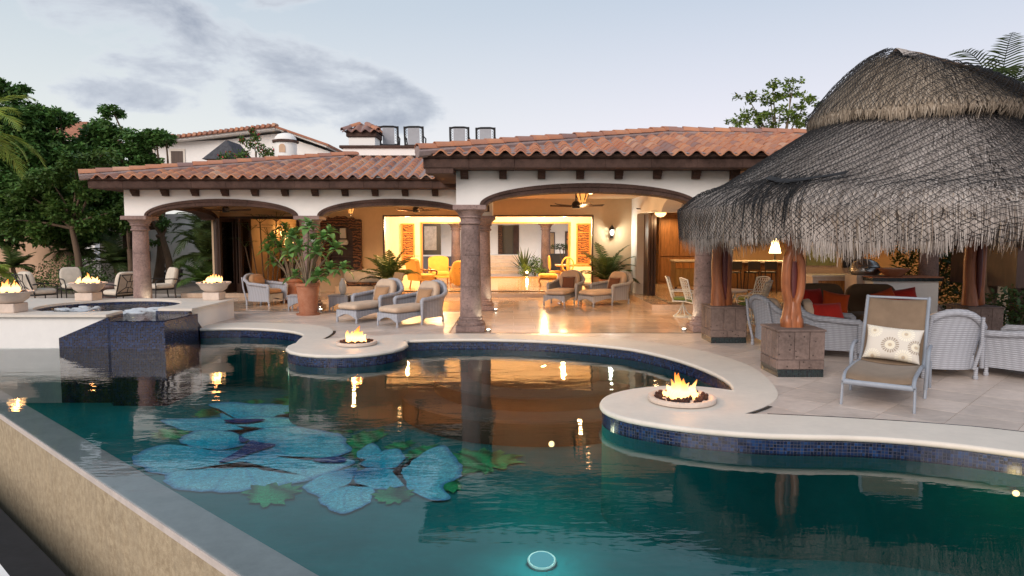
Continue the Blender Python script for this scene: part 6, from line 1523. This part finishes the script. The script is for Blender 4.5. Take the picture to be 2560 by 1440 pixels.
palm('tall_palm', 'tall palm rising behind the right side of the palapa', (10.9,15.6,0), 4.75, 26, 2.0, LEAF_P, .55, (.1,1.3), 1.9, .16, 'garden palms'); palm('tall_palm', 'bright green palm fronds at the left edge above the trees', (-16.1,20.5,0), 5.1, 16, 2.2, LEAF_PL, .6, (-.1,1.2), 2.0, .15, 'garden palms')
palm('garden_palm', 'dark palm clump left of the folding glass doors', (-11.3,25.4,0), 1.2, 28, 1.7, LEAF_P, .5, (.2,1.3), 1.5, .08, 'garden palms'); palm('garden_palm', 'taller palm behind the palm clump beside the glass doors', (-12.0,27.0,0), 2.1, 26, 1.9, LEAF_P, .5, (.0,1.2), 1.7, .09, 'garden palms'); palm('garden_palm', 'low palm at the foot of the palm clump near the spa', (-10.95,24.3,0), .35, 24, 1.25, LEAF_M, .4, (.3,1.3), 1.3, .06, 'garden palms')
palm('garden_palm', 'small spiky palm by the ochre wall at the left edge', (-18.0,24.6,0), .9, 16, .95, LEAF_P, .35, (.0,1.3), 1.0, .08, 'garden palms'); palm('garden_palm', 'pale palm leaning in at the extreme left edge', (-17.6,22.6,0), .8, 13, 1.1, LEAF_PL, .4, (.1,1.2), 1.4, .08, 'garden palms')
palm('garden_palm', 'dark palm under the trees behind the iron patio chairs', (-15.0,25.8,0), 1.0, 22, 1.3, LEAF_P, .42, (.1,1.3), 1.4, .09, 'garden palms'); palm('garden_palm', 'dark palm against the white wall left of the left column', (-16.9,26.6,0), 1.4, 20, 1.4, LEAF_P, .42, (.0,1.2), 1.5, .09, 'garden palms')
def fan_palm(name, label, base, stems, mat_):
    t = thing(name, label, 'palm', base, 0, 'garden palms')
    for sx_, sy_, h in stems:
        MB().tube([(sx_*.4,sy_*.4,0),(sx_*.8,sy_*.8,h*.6),(sx_,sy_,h)], .022, 6).build('stem', BARK, t)
        for k in range(5):
            az_ = 2*PI*k/5+h; e_ = random.uniform(.1,.9); c = Vector((sx_,sy_,h))+Vector((math.cos(az_)*.28,math.sin(az_)*.28,.1+.2*e_)); q = MB(); q.tube([(sx_,sy_,h-.05),tuple(c)], .008, 4)
            ax = Vector((math.cos(az_),math.sin(az_),.2)).normalized(); sd_ = ax.cross(Vector((0,0,1))).normalized()
            for j in range(11): a = -1.25+2.5*j/10; d = (ax*math.cos(a)+sd_*math.sin(a)+Vector((0,0,-.15))).normalized(); leaf(q, c, d, Vector((0,0,1)), .42*random.uniform(.85,1.1), .05)
            q.build('fan_leaf', mat_, t)
fan_palm('lady_palm', 'dark fan leaved palm in the room behind the plumeria', (-8.2,22.75,.0), [(-.5,0,2.25),(-.2,.1,2.5),(.1,0,2.1),(.35,.1,2.55),(.6,0,2.2),(-.7,.05,1.7)], LEAF_H)
# plumerias in terracotta pots
def rosette_leaf():
    q = MB(); n = 5; vs_ = []
    for i in range(n+1):
        t = i/n; w = .062*math.sin(PI*min(.98,.08+t*.9))**.8; z = .03*math.sin(PI*t)-.05*t*t; vs_ += [(-w,.21*t,z+.012),(0,.21*t,z),(w,.21*t,z+.012)]
    q.add(vs_, [f for i in range(n) for f in ((3*i,3*i+1,3*i+4,3*i+3),(3*i+1,3*i+2,3*i+5,3*i+4))]); o = q.build('leaf', LEAF_F, None, 80); me = o.data; bpy.data.objects.remove(o); return me
LME = rosette_leaf()
def plumeria(label, base, pot_r, pot_h, tips, seed):
    random.seed(seed); t = thing('potted_plumeria', label, 'potted plant', base, 0, 'plumerias in terracotta pots'); r_ = pot_r
    MB().lathe([(r_*.80,0),(r_*.83,.03),(r_*.83,.05),(r_*.72,.05),(r_*.76,.10),(r_*.95,pot_h-.09),(r_*1.0,pot_h-.08),(r_*1.05,pot_h-.07),(r_*1.05,pot_h),(r_*.93,pot_h),(r_*.90,pot_h-.05),(.02,pot_h-.06)], 32).build('pot', TERRA, t, 40)
    MB().lathe([(r_*.98,0),(r_*1.03,.035),(r_*.95,.03)], 28).build('saucer', TERRA, t, 40)
    for x, y, z, nl, s_ in tips:
        b = Vector((x,y,z)); MB().tube(catmull([(x*.15,y*.15,pot_h-.06),(x*.4,y*.4,pot_h+(z-pot_h)*.45),(x,y,z)],4), [.032-.0018*i for i in range(9)], 7).build('branch', BARK_S, t, 60)
        for k in range(nl):
            o = link('leaf', LME, t); az_ = 2.4*k+random.uniform(-.2,.2); e_ = R(75)*(1-k/nl)**1.0-R(30)*(k/nl)+random.uniform(-.15,.15)
            o.location = b+Vector((0,0,.03-.11*k/nl)); o.rotation_euler = (e_, random.uniform(-.3,.3), az_); sc_ = 1.1*s_*random.uniform(.8,1.15)*(.75+.5*k/nl); o.scale = (sc_,sc_,sc_)
    for x, y, z in [(tips[1][0],tips[1][1],tips[1][2]+.08),(tips[-1][0]+.06,tips[-1][1]-.1,tips[-1][2]-.02)]:
        q = MB()
        for k in range(9):
            c = Vector((random.uniform(-.06,.06),random.uniform(-.05,.05),random.uniform(-.04,.05)))
            for j in range(5): a = 2*PI*j/5; d = Vector((math.cos(a),-.3,math.sin(a))).normalized(); leaf(q, c, d, Vector((0,-1,.2)), .045, .03)
        q.build('blossom', FLOWER, t, None, (x,y,z))
plumeria('large potted plumeria in front of the middle column, beside the chaises', (-5.25,17.5,0), .30, .82, [(-.35,-.1,2.02,17,1.15),(.05,.0,2.28,18,1.25),(.45,-.1,1.98,17,1.2),(.75,0,1.72,15,1.15),(-.10,-.25,1.75,17,1.2),(.30,-.2,1.62,17,1.2),(.55,.15,2.12,15,1.1),(-.45,.1,1.62,15,1.1),(.62,-.15,1.20,17,1.2),(.95,-.05,1.22,16,1.2),(.35,-.25,1.02,17,1.25),(-.28,-.15,1.02,12,1.1),(.10,.2,1.9,14,1.1)], 3)
plumeria('potted plumeria behind the wicker armchair in the left bay', (-6.75,20.9,0), .36, .72, [(-.55,0,1.95,17,1.25),(-.2,.1,2.25,17,1.25),(.15,-.1,2.1,17,1.25),(.45,.05,1.9,16,1.2),(-.7,-.1,1.6,16,1.2),(-.3,-.15,1.7,17,1.25),(.1,-.15,1.6,17,1.25),(.5,-.1,1.5,16,1.2),(-.6,.1,1.25,15,1.2),(-.1,.15,1.4,15,1.2),(.7,.1,1.7,15,1.15)], 8)
t = thing('tall_white_vase', 'tall pale ceramic vase on the low table behind the plumeria', 'vase', (-4.62,18.6,.43)); MB().lathe([(.05,0),(.07,.02),(.11,.16),(.09,.32),(.045,.40),(.06,.44)], 18).build('body', CERAM, t, 50)
# courtyard plants
t = thing('agave', 'spiky agave lit from below in the courtyard', 'plant', (.62,34.2,.05)); q = MB()
for k in range(26): a = 2.4*k; e_ = R(80)*(1-k/30); d = Vector((math.cos(a)*math.cos(e_),math.sin(a)*math.cos(e_),math.sin(e_))); leaf(q, Vector((0,0,.25)), d, Vector((0,0,1)) if k > 4 else Vector((0,1,0)), random.uniform(1.0,1.35), .11)
q.build('leaves', LEAF_H, t)
shrub('round green bush beside the courtyard agave', (1.15,34.0,.55), .40,.35,.5, 700, LEAF_M, .10, group='courtyard shrubs'); shrub('low clipped bush by the courtyard column', (1.45,33.2,.28), .28,.25,.25, 400, LEAF_M, .08, group='courtyard shrubs'); shrub('yellow lit bush around the courtyard uplight', (.62,33.5,.35), .35,.3,.35, 420, LEAF_L, .09, group='courtyard shrubs'); shrub('trailing plants in the planter behind the dining chairs', (2.75,36.4,1.45), .75,.2,.18, 500, LEAF_H, .10, group='courtyard shrubs')
t = thing('garden_spotlight', 'bright warm spotlight among the courtyard bushes', 'spotlight', (.72,33.0,.05)); MB().lathe([(.05,0),(.06,.12),(.05,.2)], 12).build('housing', IRON, t); MB().cush(0,-.02,.24,.12,.12,.12,.9,10,6).build('bulb', WARM, t); lamp('garden_glow', 'POINT', (0,-.25,.35), 22, (1.0,.72,.25), t, .05)
t = thing('garden_uplight', 'small white spotlight among the palms at the far left', 'spotlight', (-17.2,23.9,.0)); MB().lathe([(.05,0),(.06,.12),(.05,.2)], 12).build('housing', IRON, t); MB().cush(0,0,.23,.10,.10,.08,.9,10,6).build('bulb', COOLB, t); lamp('garden_glow', 'POINT', (.1,-.2,.5), 18, (1.0,.82,.6), t, .05)
t = thing('garden_uplight', 'small yellow spotlight inside the palm clump near the glass doors', 'spotlight', (-10.95,24.9,.0)); MB().lathe([(.05,0),(.06,.12),(.05,.2)], 12).build('housing', IRON, t); MB().cush(0,0,.23,.08,.08,.08,.9,10,6).build('bulb', WARM, t); lamp('garden_glow', 'POINT', (0,-.25,.5), 12, (1.0,.9,.4), t, .05)
# ================================================================ garden walls, statues, distant houses
tag(MB().box(-18.2,-10.7,30.2,30.5,0,3.0).build('garden_wall', STUCCO), 'white stucco garden wall behind the small statues', 'wall'); tag(MB().box(-30,-18.2,27.9,28.2,0,3.1).build('garden_wall', OCHRE), 'ochre garden wall at the left edge behind the palms', 'wall')
tag(MB().box(-17.1,-16.4,30.05,30.19,0,2.2).build('garden_gate', WOOD_D), 'dark wooden garden door in the shade of the trees', 'gate')
t = thing('wall_box', 'dark grey utility box on the white garden wall', 'utility box', (-16.3,30.12,.9)); MB().box(-.35,.0,-.12,.05,0,.5,.02).build('case', IRON, t); MB().box(.03,.35,-.12,.05,.02,.48,.02).build('case', IRON, t)
def statue(label, loc, rz, sit):
    t = thing('child_statue', label, 'statue', loc, rz, 'small dark garden statues'); q = MB()
    if sit: q.tube(catmull([(0,.05,.12),(0,.08,.30),(0,.03,.46),(0,.0,.52)],4), [.13]*3+[.12]*3+[.10]*3+[.05]*4, 10); q.tube([(.07,0,.12),(.10,-.25,.16),(.06,-.30,.05)], [.07,.06,.045], 8); q.tube([(-.07,0,.12),(-.10,-.28,.06),(-.04,-.30,.05)], [.07,.06,.045], 8); q.tube([(.10,.02,.42),(.13,-.14,.32),(.05,-.24,.36)], [.045,.04,.03], 8); q.cush(0,-.02,.62,.20,.22,.24,.95,12,8)
    else: q.tube(catmull([(0,.02,.34),(0,.02,.50),(0,0,.64),(0,0,.70)],4), [.12]*3+[.12]*3+[.10]*3+[.05]*4, 10); q.tube([(.06,0,.36),(.07,-.20,.30),(.07,-.20,.02)], [.07,.06,.045], 8); q.tube([(-.06,0,.36),(-.08,-.22,.22),(-.08,-.30,.03)], [.07,.06,.045], 8); q.tube([(-.10,.02,.60),(-.16,-.08,.48),(-.08,-.16,.46)], [.045,.04,.03], 8); q.tube([(.10,.02,.60),(.16,-.06,.46),(.10,-.14,.42)], [.045,.04,.03], 8); q.cush(0,-.02,.80,.20,.22,.24,.95,12,8)
    q.build('figure', IRON, t, 80)
    if not sit: MB().box(-.15,.15,-.08,.15,0,.24,.02).build('block', CASTST, t)
statue('small dark statue of a seated child at the foot of the white wall', (-15.2,29.7,0), R(60), True); statue('small dark statue of a child perched with legs down', (-13.95,28.6,0), R(-30), False)
bv = thing('neighbour_house', 'cream neighbouring house with gabled tile roof behind the left wing', 'house', (-16.5,42,0))
def bvp(px, py, Y=42): p = at(px,py,Y); return (p.x+16.5, p.z)
w1 = [bvp(330,440),bvp(330,352),bvp(415,356),bvp(560,350),bvp(690,334),bvp(822,378),bvp(822,440)]
MB().xz([(a,max(0,b)) for a, b in w1][::-1], 0, 6).build('wall', STUCCO, bv)
def slab(name, pa, pb, d0, d1, th, mat_): 
    q = MB(); q.xz([(pa[0],pa[1]),(pb[0],pb[1]),(pb[0],pb[1]+th),(pa[0],pa[1]+th)][::-1], d0, d1); return q.build(name, mat_, bv)
TILE_FAR = simple('far_terracotta', (.36,.15,.09), .9, .3, 3.0, .6, 14, .03, kind='pos')
slab('eave', bvp(450,356), bvp(697,327), -.7, 6.5, .14, STUCCO); slab('eave', bvp(699,327), bvp(824,372), -.7, 6.5, .14, STUCCO)
ra, rb = bvp(448,352), bvp(697,323); slab('roof', (ra[0],ra[1]+.02), (rb[0],rb[1]+.02), -.85, 6.6, .12, TILE_FAR); ra, rb = bvp(697,324), bvp(830,370); slab('roof', (ra[0],ra[1]+.02), (rb[0],rb[1]+.02), -.85, 6.6, .12, TILE_FAR)
ra, rb = bvp(330,352), bvp(452,352); slab('roof', (ra[0],ra[1]), (rb[0],rb[1]), -.9, 2.0, .28, TILE_FAR)
for i in range(20):
    k = i/19; p = Vector(bvp(452,350)).lerp(Vector(bvp(697,321)),k); MB().tube([(p.x,-.95,p.y+.08),(p.x,-.3,p.y+.12)], .11, 6).build('verge_tile', TILE, bv)
for x0, x1, y0, y1 in ((357,383,376,412),(430,458,378,412)):
    g = group_part('window', bv); a = bvp(x0,y1); b = bvp(x1,y0); MB().box(a[0]-.12,b[0]+.12,-.06,-.001,a[1],b[1]+.14).build('window_frame', COPING, g); MB().box(a[0],b[0],-.09,-.061,a[1],b[1]).build('pane', WOOD_D, g)
rl = MB(); a = bvp(352,410); b = bvp(402,388)
for i in range(11): x = a[0]+(b[0]-a[0])*i/10; rl.tube([(x,-.6,a[1]),(x,-.6,b[1])], .02, 4)
rl.tube([(a[0],-.6,b[1]),(b[0],-.6,b[1])], .03, 4); rl.build('balcony_rail', IRON, bv)
dc = thing('domed_chimney', 'white domed chimney with dark ring and arched opening', 'chimney', (at(715,400,34).x,34,0)); zb, zt = at(715,400,34).z, at(715,357,34).z
MB().lathe([(.53,zb-3.0),(.53,zt)], 28).build('drum', STUCCO, dc, 40); MB().lathe([(.56,zt-.02),(.63,zt),(.63,zt+.10),(.56,zt+.12)], 28).build('stone_ring', CANTERA_D, dc, 40); MB().lathe([(.53,zt+.12),(.50,zt+.24),(.36,zt+.40),(.12,zt+.47),(.02,zt+.475)], 28).build('dome', STUCCO, dc, 60); MB().lathe([(.10,zt+.46),(.10,zt+.52),(.05,zt+.60)], 12).build('finial', CANTERA_D, dc)
q = MB(); q.xz([(-.15,zt-.52),(.15,zt-.52),(.15,zt-.26)]+[(.15*math.cos(PI*i/8),zt-.26+.15*math.sin(PI*i/8)) for i in range(1,8)]+[(-.15,zt-.26)], -.545, -.30); q.build('arched_opening', OCHRE, dc)
hut = thing('small_thatch_roof', 'small dark thatched gable roof beside the bougainvillea', 'roof', (at(568,400,38).x,38,0)); z0, z1 = at(568,402,38).z, at(568,352,38).z
q = MB(); q.add([(-1.0,-.9,z0),(.95,-.9,z0),(.15,-.4,z1),(.15,1.5,z1),(-1.0,1.9,z0),(.95,1.9,z0)], [(0,1,2),(1,5,3,2),(0,2,3,4),(4,3,5)]); q.build('thatch', simple('grey_thatch',(.075,.075,.085),.95,.4,6,.8,30,.04,kind='pos'), hut); MB().box(-.8,.8,-.6,1.6,0,z0).build('hut_wall', OCHRE, hut)
random.seed(12)
bg_ = thing('bougainvillea', 'climbing bougainvillea with red blossoms on the neighbouring house wall', 'shrub', (at(640,400,37).x,37,0)); q = MB(); q2 = MB(); ox = at(640,400,37).x
for px, py, r_ in ((610,385,.35),(625,360,.3),(605,350,.2),(640,345,.3),(650,370,.35),(660,390,.4),(675,380,.3),(690,395,.3),(600,395,.3),(570,392,.45),(555,398,.3),(632,328,.18)):
    c = at(px,py,37)-Vector((ox,37,0))
    for k in range(130):
        p = c+rnd_unit()*r_*random.random()**.5; (leaf(q2 if random.random() < .10 else q, p, rnd_unit(), rnd_unit(), .13, .09))
q.build('foliage', LEAF_M, bg_); q2.build('blossoms', FLOWER_R, bg_); MB().tube([(0,0,0),(.1,0,3),(0,0,at(640,380,37).z)], .05, 6).build('stem', BARK, bg_)
fh = thing('distant_house', 'distant pinkish tiled roof glimpsed between the left trees', 'house', (at(160,330,60).x,60,0)); z0, z1 = at(160,345,60).z, at(160,292,60).z
MB().box(-2.2,2.2,0,5,0,z0).build('wall', STUCCO, fh); q = MB(); q.add([(-2.6,-.4,z0),(2.6,-.4,z0),(2.6,5.4,z0),(-2.6,5.4,z0),(-.6,2.5,z1),(.6,2.5,z1)], [(0,1,5,4),(1,2,5),(2,3,4,5),(3,0,4)]); q.build('roof', TILE_FAR, fh)
for sx_ in (-1,1): MB().box(sx_*1.1-.4,sx_*1.1+.4,-.03,-.001,z0-2.2,z0-.8).build('window', WOOD_D, fh)
